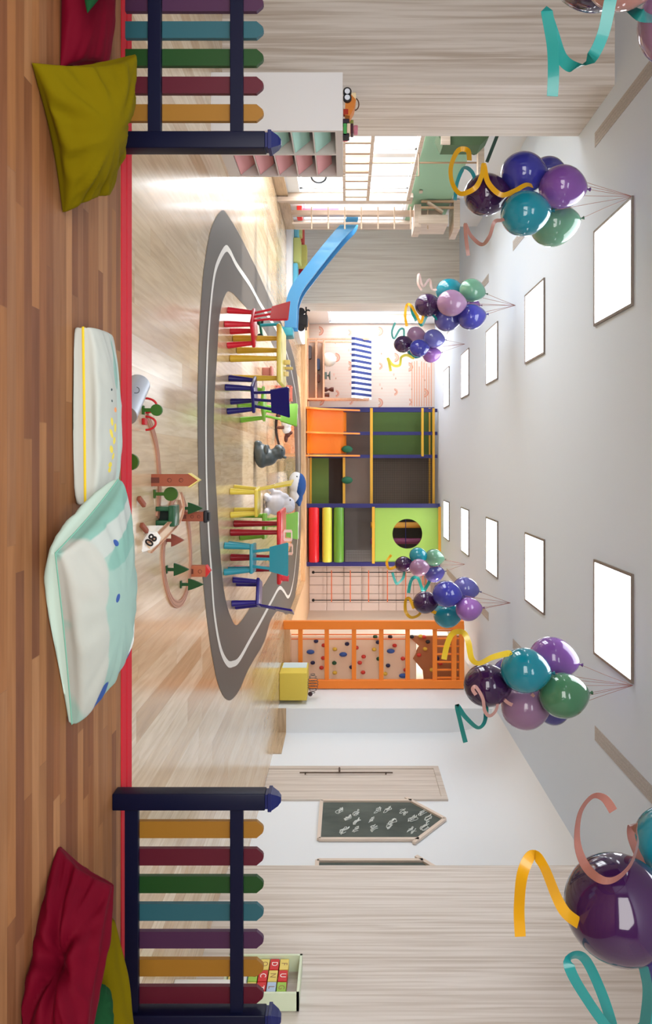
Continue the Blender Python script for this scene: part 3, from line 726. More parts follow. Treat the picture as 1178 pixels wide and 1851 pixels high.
# climbing wall board behind the frame
cwm = M(240,212,184,.7); D = 14.72
cw_ = thing('climbing_board', 'sand coloured climbing wall board with coloured holds behind the orange frame', 'climbing wall', (4.1, 14.72, .12))
x0, x1 = X_(1150, D), 4.60
MB().box((x0, D, .12), (x1, D+.08, Z_(752, D))).build('board', cwm, cw_)
zz = [752, 759, 766, 753, 745, 752, 762]
poly = [(x0, D-.02, Z_(835, D)), (x1, D-.02, Z_(835, D)), (x1, D-.02, Z_(766, D)), (X_(1212, D), D-.02, Z_(764, D)), (X_(1190, D), D-.02, Z_(746, D)), (X_(1168, D), D-.02, Z_(758, D)), (x0, D-.02, Z_(738, D))]
lab(MB().prism(poly, (0, .1, 0)).build('upper_board', M(176,112,70,.6), cw_), 'brown upper board with a zigzag lower edge')
hc = {'r': (206,62,50), 'b': (56,92,164), 'n': (40,40,78), 'y': (222,184,70), 'g': (36,84,56), 'k': (40,36,40)}
holds = [(571,1159,'n'),(585,1166.5,'r'),(561,1178.5,'b'),(627,1164,'n'),(605,1173.5,'y'),(620,1183,'b'),(584,1189.5,'r'),(604,1198.5,'g'),(565,1198,'n'),(581,1207,'r'),(605,1216,'y'),(635,1206,'n'),
    (683,1161,'n'),(676,1174,'y'),(644,1171,'r'),(657,1187,'r'),(650,1198,'r'),(684,1191,'g'),(656,1215.5,'r'),(713,1167,'r'),(706,1177,'b'),(728,1190.5,'r'),(701,1203,'n'),(733,1211,'r'),(728,1221.5,'b'),(696,1218,'y'),
    (678,1141,'g'),(705,1141,'k'),(744,1140,'k'),(760,1150,'y'),(773,1160,'k'),(768,1173,'y'),(757,1184,'r'),(790,1190,'n'),(796,1199,'r'),(780,1211,'y'),(766,1145,'r')]
for px, y, c in holds:
    big = c == 'b'; a = P(px, y, D-.03)
    if y < 1150: a = P(px, max(y, 1151), D-.03)
    if a.x > x1-.05: a.x = x1-.05
    MB().ball(a, .05 if big else .042, .05, .085 if big else .05, 10).build('climbing_hold', M(*hc[c], .5), cw_, smooth=True)
for y in (1147, 1155): MB().cyl((X_(y, 14.6), 14.6, .13), (X_(y, 14.6), 14.6, Z_(737, 14.6)), .013, n=8).build('pole', M(230,120,60,.5), cw_)
# pouf
pf = thing('pouf', 'yellow fabric cube pouf with a pale blue panel, before the orange climbing frame', 'pouf', (4.2, 13.6, 0))
yf = M(214,192,84,.9); mb = MB().box((4.0, 13.3, .0), (4.53, 13.99, .525), .02)
mb.build('body', yf, pf, smooth=40)
lab(MB().box((3.993, 13.62, .03), (4.003, 13.96, .5), .004).build('side_panel', M(206,226,230,.8), pf), 'pale blue side panel')
bk_ = thing('wire_basket', 'small dark wire basket lying on top of the yellow pouf', 'basket', (4.3, 13.6, .525))
mb = MB()
for i in range(8):
    r = .09*math.sin(PI*(i+.7)/8.4)+.02
    mb.tube([(4.12+i*.05, 13.6+r*math.cos(t), .525+.1+r*math.sin(t)*.95) for t in [2*PI*k/14 for k in range(14)]], .006, 5, True)
mb.build('wires', M(92,84,84,.5), bk_)
MB().ball((4.5, 13.6, .575), .045).build('end_cap', M(70,46,54,.6), bk_, smooth=True)

# ------------------------------------------------------------------ left alcove: slide, loft, ladder
s = thing('toy_slide', 'blue plastic slide coming down in front of the second wood pier', 'slide', (-3.9, 14.3, 0))
blu = M(70,142,192,.35, coat=.2); bluD = M(18,84,150,.4)
DN, DF = 13.55, 13.95
path = [(637,391),(634,402),(617,420),(590,452),(560,490),(538,520),(528,545),(526,570),(525,592)]
pc = catmull([P(a, b, DN) for a, b in path], 5)
def slide_side(D, wd, nm, m, up=0):
    pts = [Vector((p.x*D/DN if False else p.x, D, p.z+up)) for p in pc]
    pts = [q if q.z > .11 else Vector((q.x, q.y, .11)) for q in pts]
    MB().strip(pts, [ (lambda d: Vector((-d.z, 0, d.x))*wd)((pts[min(i+1, len(pts)-1)]-pts[max(i-1, 0)]).normalized()) for i in range(len(pts))], .02).build(nm, m, s, smooth=True)
slide_side(DN, .115, 'side_wall', blu); slide_side(DF, .115, 'side_wall', blu)
pts = [Vector((p.x, (DN+DF)/2, max(p.z, .11)+.0)) for p in pc]
MB().strip(pts, [Vector((0, (DF-DN)/2, 0))]*len(pts), .015).build('slide_bed', bluD, s, smooth=True)
e = pts[-1]
MB().box((e.x-.02, DN-.02, 0.0), (e.x+.16, DF+.02, .24), .03).build('end_foot', M(64,158,172,.35), s, smooth=40)
MB().box((e.x+.16, DN+.1, .0), (e.x+.26, DN+.3, .09), .01).build('rubber_stop', M(26,26,28,.7), s)
# dark toy camera-like stand behind the slide end
t = thing('toy_stroller', 'small black toy stroller standing behind the lower end of the blue slide', 'toy stroller', (-3.6, 17.0, .11))
tk = M(48,44,46,.6)
D = 16.9
MB().box((X_(571, D)-.02, D-.1, Z_(537, D)), (X_(590, D), D+.15, Z_(556, D)), .03).build('seat', tk, t, smooth=40)
for a, b in (((536, 577), (556, 560)), ((556, 560), (560, 562))): MB().cyl(P(a[0], a[1], D), P(b[0], b[1], D), .02, n=8).build('frame', M(30,28,30,.5), t)
MB().cyl(P(553, 555, D), P(553, 597, D), .018, n=8).build('handle', M(30,28,30,.5), t)
for y in (563, 592): MB().cyl(P(544, y, D-.1), P(544, y, D-.05), .09, n=20).build('wheel', M(34,30,34,.6), t, smooth=40)
# wooden balustrade before the windows
ba = thing('balustrade', 'wooden slatted barrier with handrail in front of the alcove windows', 'railing', (-4.8, 10.6, 0))
xb = XA+.12
for z, h in ((1.235, .05), (1.665, .055), (2.40, .06)): MB().box((xb-.03, 8.34, z-h/2), (xb+.03, 12.9, z+h/2)).build('rail', palewood2, ba)
for k in range(13):
    y = 8.45+k*.36; MB().box((xb-.012, y-.03, 1.25), (xb+.012, y+.03, 1.65)).build('slat', M(168,140,118,.6), ba)
for y in (9.85, 11.32): MB().box((xb-.01, y-.012, 1.68), (xb+.01, y+.012, 3.4)).build('cord', M(170,140,112,.7), ba)
MB().box((xb-.035, 12.86, .0), (xb+.04, 12.95, 2.45)).build('post', palewood2, ba)
MB().box((xb-.035, 8.34, .0), (xb+.04, 8.42, 2.45)).build('post', palewood2, ba)
# climbing ladder (wall bars) with wooden loft
wb = thing('climbing_bars', 'pale wooden wall bars with a small roofed loft in the alcove corner', 'wall bars', (-4.6, 14.0, 0))
D = 13.3
MB().bar((X_(381, D), D+.15, Z_(527, D)), (X_(381, D), D+.15, Z_(800, D)), .09, .12).build('post', palewood2, wb)
for px in (563, 593, 623, 653, 683, 712.5, 742, 773): MB().cyl((X_(374, D), D, Z_(px, D)), (X_(414, D), D, Z_(px, D)), .014, n=8).build('rung', M(206,184,162,.5), wb)
MB().bar((X_(400, D), D+.12, Z_(527, D)), (X_(400, D), D+.12, Z_(745, D)), .03, .06).build('post', palewood2, wb)
MB().box((XA+.1, D-.1, Z_(748, D)), (X_(413, D), D+.5, Z_(760, D))).build('loft_floor', palewood2, wb)
MB().box((X_(392, D), D-.12, Z_(755, D)), (X_(408, D), D+.5, Z_(808, D))).build('loft_side', palewood2, wb)
for y in (368, 379): MB().bar((X_(y, D), D-.1, Z_(760, D)), (X_(y, D), D-.1, Z_(822, D)), .04, .04).build('loft_slat', M(190,160,132,.6), wb)
MB().box((XA+.03, D-.6, Z_(758, D-.6)), (X_(368, D), D-.5, Z_(764, D-.6))).build('loft_beam', palewood2, wb)
MB().box((X_(366, D), D-.14, Z_(818, D)), (X_(418, D), D+.5, Z_(829, D))).build('loft_roof_beam', palewood2, wb)
MB().bar(P(772, 366, D-.1), P(800, 384, D-.1), .12, .03).build('loft_step', palewood2, wb)
# upper beam, dark green awning and hook near the first block
aw = thing('canopy', 'dark green canopy with wooden beam high on the alcove wall beside the first wood block', 'canopy', (-4.6, 9.5, 2.7))
D = 9.6
MB().prism([P(790, 240, D), P(880, 240, D), P(884, 246, D), P(868, 262, D), P(800, 262, D)], (0, .3, 0)).build('canopy_cloth', M(78,100,72,.8), aw)
MB().box(P(797, 236, D-.03), P(813, 262, D+.0)).build('bracket', palewood2, aw)
D = 10.5
MB().bar(P(868, 252, D), P(868, 318, D), .12, .09).build('beam', palewood2, aw)
MB().bar(P(898, 246, D), P(880, 292, D), .05, .05).build('brace', M(50,76,70,.5), aw)
MB().tube([P(856+5*math.cos(t), 274+5*math.sin(t), D-.1) for t in [2*PI*k/16 for k in range(16)]], .012, 6, True).build('hook', M(40,40,42,.4, .6), aw)
# disc swing and ring
D = 13.55
sw = thing('disc_swing', 'red and purple hanging toy swing before the alcove window', 'swing', (-4.4, 12.4, .4))
MB().box(P(536, 370, D), P(546, 393, D)+Vector((0, .2, 0)), .02).build('seat', M(232,52,48,.5), sw)
MB().bar(P(547, 381, D+.1), P(612, 381, D+.1), .08, .04, up=(0,1,0)).build('strap', M(150,96,120,.6), sw)
MB().cyl(P(612, 381, D+.1), P(749, 381, D+.1), .01, n=6).build('cord', M(170,150,140,.7), sw)
D = 10.9
gr = tag(MB().tube([P(576+13.5*math.cos(t), 318+12.5*math.sin(t), D) for t in [2*PI*k/28 for k in range(28)]], .014, 8, True).build('gym_ring', M(34,34,36,.5), smooth=True), 'black gym ring hanging beside the white toy cabinet', 'gym ring')
p_ = P(589, 318, D); MB().cyl(p_, (p_.x, p_.y, 2.395), .006, n=6).build('strap', M(150,130,112,.7), gr)
R_ = MB().cyl((p_.x, p_.y, 2.395), (XA+.12, p_.y, 2.395), .012, n=6).build('bracket', M(150,130,112,.7), gr)
# soft blocks on the white mat
blocks = [((527,404),(537,428),15.6,(128,204,222),'pale blue foam block at the left end of the play podium, lowest'), ((537,404),(545,424),15.8,(222,222,146),'pale yellow small foam block at the back left of the play podium'),
    ((545,402),(549,440),16.1,(222,96,90),'thin coral foam block standing at the back of the play podium'), ((526,429),(543,474),15.4,(212,216,132),'large yellow foam block in the middle of the play podium'),
    ((543,442),(554,486),15.9,(222,216,124),'tall yellow foam block behind the large yellow one'), ((526,475),(536,524),15.3,(112,196,220),'long light blue foam block beside the slide'), ((537,486),(549,506),15.9,(160,18,44),'dark red foam block under the slide')]
for (a, b, D, c, lb) in blocks:
    lo, hi = P(a[0], a[1], D), P(b[0], b[1], D)
    z0 = .11; 
    tag(MB().box((lo.x, D, z0), (hi.x, D+.35, max(hi.z, z0+.1)), .02).build('foam_block', M(*c, .7), smooth=40), lb, 'foam block', 'soft play blocks')

# ------------------------------------------------------------------ white toy cabinet on the left
cb = thing('toy_cabinet', 'white cabinet with mint and pink compartments beside the left wood block', 'cabinet', (-3.4, 7.1, 0))
xa, xb, ya, yb, zt = -3.655, -3.11, 6.60, 7.67, Z_(619, 6.6)
cm = M(222,222,224,.5)
mb = MB().box((xa, ya, 0), (xb-.001, ya+.03, zt)).box((xa, yb-.03, 0), (xb, yb, zt)).box((xa, ya+.03, zt-.07), (xb, yb-.03, zt)).box((xa, ya+.03, 0), (xb, yb-.03, .12)).box((xa, ya+.03, .12), (xa+.02, yb-.03, zt-.07))
ym = (ya+yb)/2-.02
mb.box((xa+.02, ym-.015, .12), (xb, ym+.015, zt-.07)); mb.build('body', M(206,198,194,.5), cb)
MB().box((xa-.002, ya-.006, 0), (xb, ya-.0005, zt+.001)).build('side_panel', cm, cb)
nr = 5
for col, (y0, y1), c in ((0, (ya+.03, ym-.015), (166,210,198)), (1, (ym+.015, yb-.03), (214,150,152))):
    for k in range(nr):
        z0 = .12+(zt-.19)*k/nr; z1 = .12+(zt-.19)*(k+1)/nr
        mb = MB().prism([(xb-.01, y0+.01, z0+.012), (xb-.01, y1-.01, z0+.012), (xb-.13, y1-.01, z1-.05), (xb-.13, y0+.01, z1-.05)], (-.012, 0, 0)).box((xb-.4, y0+.01, z0+.006), (xb-.01, y1-.01, z0+.014))
        dw = mb.build('drawer', M(*c, .5), cb)
        if k < nr-1: MB().box((xb-.4, y0, z1-.006), (xb-.002, y1, z1+.006)).build('shelf', M(206,198,194,.5), cb)
def toy_on(px0, px1, y0, y1): pass
zc = zt
# toys on the cabinet
D = 6.95
tc_ = thing('toy_car', 'wooden toy car with white and black wheels on top of the white toy cabinet', 'toy car', (X_(180, D), D, zc), 0)
xx = lambda y: X_(y, D)
MB().prism([(xx(166), D, zc+.03), (xx(207), D, zc+.02), (xx(209), D, zc+.07), (xx(196), D, zc+.11), (xx(180), D, zc+.13), (xx(168), D, zc+.07)], (0, .13, 0)).build('body', M(214,128,52,.5), tc_)
for y in (168, 179): 
    w_ = MB().cyl((xx(y), D-.03, zc+.045), (xx(y), D-.0, zc+.045), .042, n=20).build('wheel', M(28,26,30,.5), tc_, smooth=40)
    lab(MB().cyl((xx(y), D-.036, zc+.045), (xx(y), D-.029, zc+.045), .026, n=20).build('hub', M(226,230,238,.4), w_, smooth=40), 'white hub')
MB().box((xx(166), D+.01, zc+.075), (xx(177), D+.12, zc+.13), .006).build('cabin', M(240,220,176,.5), tc_)
lab(MB().box((xx(197), D-.004, zc+.005), (xx(207), D+.05, zc+.055), .005).build('bumper', M(166,46,24,.5), tc_), 'dark red bumper')
MB().tube([(xx(183)+.05*math.cos(t)*1.2, D+.06, zc+.12+.04*math.sin(t)) for t in [PI*k/10 for k in range(11)]], .006, 6).build('handle', M(84,52,34,.5), tc_)
tb = thing('toy_truck', 'dark toy truck with green box and cream load on top of the white toy cabinet', 'toy truck', (xx(230), D, zc))
MB().box((xx(214), D, zc+.0), (xx(222), D+.1, zc+.065), .008).build('cabin', M(44,30,46,.5), tb)
MB().box((xx(222.5), D, zc+.005), (xx(245), D+.1, zc+.04), .006).build('bed', M(72,160,84,.5), tb)
MB().box((xx(222.5), D, zc+.042), (xx(240), D+.1, zc+.075), .006).build('load', M(226,204,180,.5), tb)
MB().box((xx(222.5), D+.002, zc+.078), (xx(240), D+.1, zc+.105), .006).build('lid', M(66,28,42,.5), tb)
MB().box((xx(240.5), D, zc+.0), (xx(246.5), D+.1, zc+.065), .006).build('tail_block', M(28,26,34,.5), tb)
D = 7.35
for k, (y0, y1, h0, h1, c, lb) in enumerate(((253, 263, 0, .05, (150,90,60), 'brown toy block on the cabinet, beside the truck'), (254, 262, .052, .11, (150,156,80), 'olive toy block stacked on the brown block on the cabinet'), (263.5, 272, 0, .05, (214,140,90), 'tan toy block in the block pile on the cabinet'),
    (264, 272, .052, .11, (216,120,86), 'orange toy block stacked on the tan block on the cabinet'), (272.5, 284, 0, .05, (214,50,96), 'bright pink toy block at the right of the pile on the cabinet'), (263, 273, .112, .155, (200,120,140), 'dusty pink toy block topping the pile on the cabinet'))):
    tag(MB().box((xx(y0)*D/6.95, D-.05, zc+h0), (xx(y1)*D/6.95, D+.05, zc+h1), .006).build('toy_block', M(*c, .5), smooth=40), lb, 'toy block', 'toy blocks on the white cabinet')

# ------------------------------------------------------------------ right: chalkboards, letter rack, white box
def chalkboard(label, yN, yF, gp=None):
    """house shaped board on the right wall: yN..yF depth range"""
    x = XR-.002; t = thing('chalkboard', label, 'chalkboard', (x, (yN+yF)/2, .92), 0, 'house-shaped chalkboards on the right wall')
    zb, ze, za, ym = .905, 2.24, 2.66, (yN+yF)/2
    MB().prism([(x-.012, yN, zb), (x-.012, yF, zb), (x-.012, yF, ze), (x-.012, ym, za), (x-.012, yN, ze)], (.012, 0, 0)).build('board', cbm, t)
    f = M(214,198,184,.55)
    for a, b in (((yN, zb), (yF, zb)), ((yN, zb), (yN, ze)), ((yF, zb), (yF, ze)), ((yN-.09, ze-.08), (ym, za)), ((yF+.09, ze-.08), (ym, za))):
        MB().bar((x-.022, a[0], a[1]), (x-.022, b[0], b[1]), .05, .035, up=(1,0,0)).build('frame', f, t)
    mb = MB(); rd = random.Random(3)
    for k in range(18):
        cy = yN+.17+(k % 3+rd.uniform(.2,.8))/3*(yF-yN-.34); cz = zb+.2+(k//3+rd.uniform(.2,.8))/6*1.4
        for q in range(2):
            pts = []; a0 = rd.random()*6; rr = rd.uniform(.03, .07)
            for i in range(14):
                t_ = a0+i*.55; pts.append((x-.0165, cy+rr*math.cos(t_)*(1+.5*math.sin(2.3*t_))+rd.uniform(-.012,.012), cz+rr*.8*math.sin(t_*1.3)+rd.uniform(-.012,.012)))
            mb.tube(catmull(pts, 2), .0045, 4)
            cy += rd.uniform(-.07, .07); cz += rd.uniform(-.04, .04)
    lab(mb.build('chalk_drawing', M(214,218,214,.9), t), 'white chalk drawings')
cbm = grain_mat('chalkboard_slate', rgb(44,52,48), rgb(92,100,94), (3, 3, 1.2), .8, 4, .3, .75)
chalkboard('house-shaped chalkboard with chalk drawings, right of the wooden door', 9.36, 10.42)
chalkboard('house-shaped chalkboard half hidden behind the right panelled wall edge', 7.86, 8.86)
# letter rack
rk = thing('letter_rack', 'pale green framed rack of coloured letter tiles on the right wood wall', 'letter board', (4.3, 5.8, .3))
x = 4.22; f = M(216,228,200,.5); y0, y1, z0, z1 = 5.57, 6.02, .27, .895
mb = MB().box((x, y0, z0), (x+.14, y0+.02, z1)).box((x, y1-.02, z0), (x+.14, y1, z1)).box((x, y0, z1-.02), (x+.14, y1, z1)).box((x, y0, z0), (x+.14, y1, z0+.02))
mb.build('frame', f, rk)
cs = {'r': (206,44,46), 'y': (228,206,110), 'b': (176,196,222), 'g': (156,196,78)}
pat = ['ryr', 'ybg', 'ygy', 'rry', 'byr', 'gry']
letters = 'ABEKMRSPHTCOLNDGUF'; q = 0
for i in range(6):
    for j in range(3):
        ya_ = y0+.03+j*.132; za_ = z0+.03+i*.082; c = pat[i][j]
        tl = MB().box((x+.02, ya_, za_), (x+.1, ya_+.122, za_+.074), .004).build('letter_tile', M(*cs[c], .45), rk)
        lab(tl, {'r':'red','y':'yellow','b':'pale blue','g':'green'}[c]+' letter tile')
        cu = bpy.data.curves.new('letter', 'FONT'); cu.body = letters[q]; q += 1; cu.size = .07; cu.align_x = 'CENTER'; cu.align_y = 'CENTER'
        to = bpy.data.objects.new('letter', cu); COL.objects.link(to)
        me = bpy.data.meshes.new_from_object(to.evaluated_get(bpy.context.evaluated_depsgraph_get())); bpy.data.objects.remove(to)
        me.materials.append(M(246,240,236,.5) if c == 'r' else M(150,110,70,.5))
        Mx = Matrix(((0,0,-1,x+.019),(-1,0,0,ya_+.061),(0,1,0,za_+.037),(0,0,0,1)))
        me.transform(tmat(tl).inverted() @ Mx)
        lo_ = bpy.data.objects.new('letter', me); COL.objects.link(lo_); lo_.parent = tl
# white box with owl print and toy carrot
wb_ = thing('white_toy_chest', 'white toy chest with a small brown print, behind the right fence end', 'toy chest', (4.1, 5.0, 0))
x = 3.83
MB().box((x, 4.72, 0), (4.365, 5.2, .5), .01).build('body', M(230,230,228,.5), wb_, smooth=40)
MB().box((x-.01, 4.7, .505), (4.365, 5.22, .53), .006).build('lid', M(214,214,208,.5), wb_)
mb = MB()
for a, b, rx, rz in ((-.032, .012, .026, .016), (.032, .012, .026, .016), (-.026, -.016, .018, .012), (.026, -.016, .018, .012), (0, 0, .008, .03)): mb.ball((x+.10+a, 4.717, .16+b), rx, .004, rz, 12)
lab(mb.build('printed_butterfly', M(140,112,108,.7), wb_), 'brown printed butterfly')
cr_ = thing('toy_carrot', 'red toy carrot with pale leaves on the white toy chest', 'toy', (3.9, 4.95, .53))
MB().lathe([(.004,0),(.022,.07),(.026,.11),(.01,.125)], (3.90, 4.9, .532), (.1, 0, 1), 14).build('root', M(222,74,50,.5), cr_, smooth=True)
MB().ball((3.915, 4.9, .675), .03, .02, .03, 10).build('leaves', M(190,214,206,.6), cr_, smooth=True)

# ------------------------------------------------------------------ plush animals
def sub(o, lv=2):
    m = o.modifiers.new('remesh', 'REMESH'); return o
def blob(name, balls, mat, parent=None, vox=.012):
    mb = MB()
    for b in balls: mb.ball(*b[:4], 18, b[4] if len(b) > 4 else None)
    o = mb.build(name, mat, parent); r = o.modifiers.new('remesh', 'REMESH'); r.mode = 'VOXEL'; r.voxel_size = vox; r.use_smooth_shade = True
    s_ = o.modifiers.new('smooth', 'SMOOTH'); s_.iterations = 6; s_.factor = .6
    return o
D = 9.75; X0 = X_(820, D)
hp = thing('hippo_figure', 'dark grey sitting hippo figure on the floor between the two tables', 'toy animal', (X0, D, 0))
hm = M(62,70,74,.45, coat=.2)
body = blob('body', [((X0+.03, D, .10), .175, .16, .10), ((X0+.05, D, .17), .125, .13, .15), ((X0-.02, D-.08, .04), .16, .05, .04), ((X0-.14, D-.07, .05), .045, .05, .05), ((X0-.14, D+.07, .05), .045, .05, .05),
    ((X0+.0, D, .29), .085, .10, .08), ((X0-.02, D, .355), .10, .095, .072), ((X0-.075, D, .33), .055, .075, .06)], hm, hp)
for s_ in (-1, 1): blob('ear', [((X0+.05, D+s_*.07, .415), .022, .02, .026)], hm, hp, .006); blob('arm', [((X0-.05, D+s_*.1, .17), .08, .035, .035)], hm, hp, .008)
for s_ in (-1, 1): MB().ball((X0-.05, D+s_*.082, .39), .01).build('eye', M(14,14,16,.2), hp, smooth=True)
D = 10.9; X0 = X_(910, D)
el = thing('plush_elephant', 'light grey plush elephant sitting behind the yellow kids chair', 'toy animal', (X0, D, 0)); em = M(186,186,196,.9)
blob('body', [((X0+.0, D, .20), .19, .17, .19), ((X0-.10, D-.1, .05), .07, .09, .055), ((X0+.12, D-.1, .05), .07, .09, .055), ((X0+.02, D-.02, .36), .13, .12, .12), ((X0-.1, D-.06, .30), .07, .06, .09), ((X0-.17, D-.07, .2), .045, .045, .09), ((X0-.23, D-.08, .11), .045, .045, .05)], em, el)
for s_ in (-1, 1): blob('ear', [((X0+.07, D+s_*.12, .38), .07, .025, .09)], em, el, .008); MB().ball((X0-.06, D+s_*.09-.02, .41), .012).build('eye', M(20,20,24,.2), el, smooth=True)
D = 15.4; X0 = X_(882, D)
wh = thing('whale_pouf', 'white and blue whale shaped pouf behind the grey plush elephant', 'pouf', (X0, D, 0))
blob('belly', [((X0-.1, D, .17), .26, .22, .17), ((X0+.12, D, .15), .2, .16, .13)], M(214,216,220,.8), wh, .018)
lab(blob('back', [((X0-.06, D+.02, .25), .27, .23, .14), ((X0+.2, D+.02, .22), .16, .12, .10), ((X0+.33, D+.02, .24), .08, .13, .045)], M(34,76,140,.8), wh, .018), 'blue back and tail')
MB().ball((X0-.25, D-.16, .2), .018).build('eye', M(20,24,36,.3), wh, smooth=True)
D = 12.6; X0 = X_(775, D)
rh = thing('rocking_horse', 'white plush rocking horse with brown mane lying beyond the navy chair', 'toy animal', (X0, D, 0))
blob('body', [((X0-.13, D, .20), .17, .11, .10), ((X0+.02, D, .20), .08, .08, .08)], M(226,224,228,.9), rh)
for a in (-.24, -.02):
    for s_ in (-1, 1): MB().lathe([(.022,.03),(.03,.16)], (X0+a, D+s_*.07, 0), n=10).build('leg', M(120,76,62,.7), rh, smooth=True)
blob('head', [((X0+.10, D, .22), .06, .045, .05), ((X0+.18, D, .19), .07, .04, .035), ((X0+.07, D, .27), .04, .03, .045)], M(96,56,48,.8), rh, .009)
for s_ in (-1, 1): MB().tube([(X0-.34+.62*k/12, D+s_*.085, .012+.05*((k-6)/6)**2) for k in range(13)], .014, 8).build('rocker', M(52,36,32,.6), rh, smooth=True)
# small items beyond the tables
sc_ = thing('toy_scooter', 'dark green and teal toy scooter on the floor beyond the red chair', 'toy scooter', (X_(592, 9.9), 9.9, 0))
D = 9.9
MB().bar(P(469, 578, D), P(474, 612, D+.2), .09, .03, bev=.008).build('deck', M(14,92,66,.4), sc_)
MB().cyl(P(470, 588, D), P(504, 586, D), .022, n=10).build('handle_pole', M(24,130,140,.4), sc_, smooth=40)
for y_ in (581, 609): MB().cyl((X_(y_, D), D+.02, .05), (X_(y_, D), D+.06, .05), .05, n=18).build('wheel', M(26,26,28,.6), sc_, smooth=40)
def simple(name, label, cat, mb, m, **k): return tag(mb.build(name, m, **k), label, cat)
D = 8.0
kb = thing('toy_crate', 'small open white and red toy crate on the floor beyond the yellow table', 'toy crate', (X_(708, 12.5), 12.5, 0))
D = 12.5
mb = MB(); xa, xb = X_(698, D), X_(722, D)
for x in (xa, xb): mb.bar((x, D, 0), (x, D, .3), .025, .025); mb.bar((x, D+.25, 0), (x, D+.25, .3), .025, .025)
for z in (.03, .28): mb.bar((xa, D, z), (xb, D, z), .025, .025); mb.bar((xa, D+.25, z), (xb, D+.25, z), .025, .025); mb.bar((xa, D, z), (xa, D+.25, z), .025, .025); mb.bar((xb, D, z), (xb, D+.25, z), .025, .025)
mb.build('frame', M(214,120,104,.5), kb); MB().box((xa, D, .02), (xb, D+.25, .035)).build('floor_board', M(236,232,230,.5), kb)
zt_ = .562
for k, (y, dd, sx, hh, c, lb) in enumerate(((655, 8.0, .05, .07, (222,196,120), 'tan toy block standing on the yellow table'), (676, 8.05, .05, .05, (226,204,150), 'cream toy block lying on the yellow table'), (666, 8.15, .03, .09, (206,180,112), 'narrow ochre toy block standing on the yellow table'))):
    simple('toy_block', lb, 'toy block', MB().box((X_(y, dd)-sx/2, dd-.03, zt_), (X_(y, dd)+sx/2, dd+.03, zt_+hh), .006), M(*c, .5), smooth=40)
for (y, dd, c, lb) in ((993, 8.05, (232,206,186), 'pale open toy box on the red table behind the turquoise chair'), (968, 7.95, (240,226,214), 'small white toy frame on the red table')):
    x = X_(y, dd); mb = MB()
    for a, b in (((-.05,0),(.05,0)), ((-.05,.085),(.05,.085)), ((-.05,0),(-.05,.085)), ((.05,0),(.05,.085))):
        mb.bar((x+a[0], dd, zt_+a[1]+.006), (x+b[0], dd, zt_+b[1]+.006), .03, .012)
    simple('toy_house_frame' if 0 else 'toy_box', lb, 'toy', mb, M(*c, .5))
simple('toy_cup', 'coral red toy cup at the right end of the red table', 'toy cup', MB().lathe([(.03,0),(.034,.02),(.036,.075),(.03,.077),(.026,.01)], (1.28, 7.72, .562), n=18), M(226,70,84,.5), smooth=40)
# shiny floor cushion and small brown box beyond the yellow table
bxx = simple('toy_chest', 'small brown and white toy chest on the floor behind the yellow table', 'toy chest', MB().box((X_(664, 10.6), 10.6, 0), (X_(682, 10.6), 10.8, .12), .008).box((X_(662, 10.6), 10.58, .12), (X_(684, 10.6), 10.82, .15), .006), M(170,104,92,.6), smooth=40)

# ------------------------------------------------------------------ wooden railway on the floor
def track(label, pts, wd=.042, z=.0, closed=False, th=.012):
    lp = catmull(pts, 6, closed); n = len(lp); mb = MB()
    L = lp+([lp[0]] if closed else [])
    wv = []
    for i in range(len(L)):
        if closed: d = (lp[(i+1) % n]-lp[(i-1) % n]).normalized()
        else: d = (L[min(i+1, n-1)]-L[max(i-1, 0)]).normalized()
        wv.append(Vector((-d.y, d.x, 0)).normalized())
    base = [p+Vector((0,0,th/2)) for p in L]
    mb.strip(base, [w_*wd/2*1.35 for w_ in wv], th/2)
    o = mb.build('train_track', M(186,136,112,.55), None, smooth=40)
    mg = MB()
    for s_ in (-1, 1): mg.strip([p+w_*(s_*.014)+Vector((0,0,th+.0008)) for p, w_ in zip(L, wv)], [w_*.0028 for w_ in wv], .0006)
    lab(mg.build('groove', M(156,112,92,.7), o), 'dark wheel groove')
    return tag(o, label, 'train track', 'wooden railway pieces')
track('curved wooden train track leading from the silver tunnel to the brick tower', [Fl(264,752), Fl(273,775), Fl(281,805), Fl(285,840), Fl(287,875), Fl(286,905), Fl(283,935)])
track('oval loop of wooden train track around the toy trees', [Fl(298,965), Fl(293,1000), Fl(296,1045), Fl(306,1080), Fl(317,1092), Fl(328,1087), Fl(338,1062), Fl(343,1020), Fl(342,975), Fl(338,940), Fl(330,905), Fl(322,897), Fl(312,903), Fl(304,925), Fl(301,945)], closed=True)
brg = thing('toy_bridge', 'cream toy bridge ramp with a green arch and white numbered sign on the railway', 'toy bridge', (Fl(300,940).x, Fl(300,940).y, 0))
pts = [Fl(322,897,.10)+Vector((0,0,0)), Fl(326,918,.10), Fl(318,938,.10), Fl(303,955,.085), Fl(286,972,.06), Fl(268,990,.03)]
lp = catmull(pts, 5)
def wvs(L, w_): 
    out = []
    for i in range(len(L)):
        d = (L[min(i+1, len(L)-1)]-L[max(i-1, 0)]); d.z = 0; d.normalize(); out.append(Vector((-d.y, d.x, 0))*w_)
    return out
MB().strip(lp, wvs(lp, .036), .008).build('ramp', M(226,200,172,.55), brg, smooth=40)
for s_ in (-1, 1):
    e_ = [p+w_*s_+Vector((0,0,.012)) for p, w_ in zip(lp, wvs(lp, .036))]
    MB().strip(e_, [Vector((0,0,.01))]*len(e_), .003).build('ramp_edge', M(196,150,124,.55), brg)
gq = M(14,78,48,.4, coat=.3)
a = Fl(281, 932); Da = a.y
mb = MB()
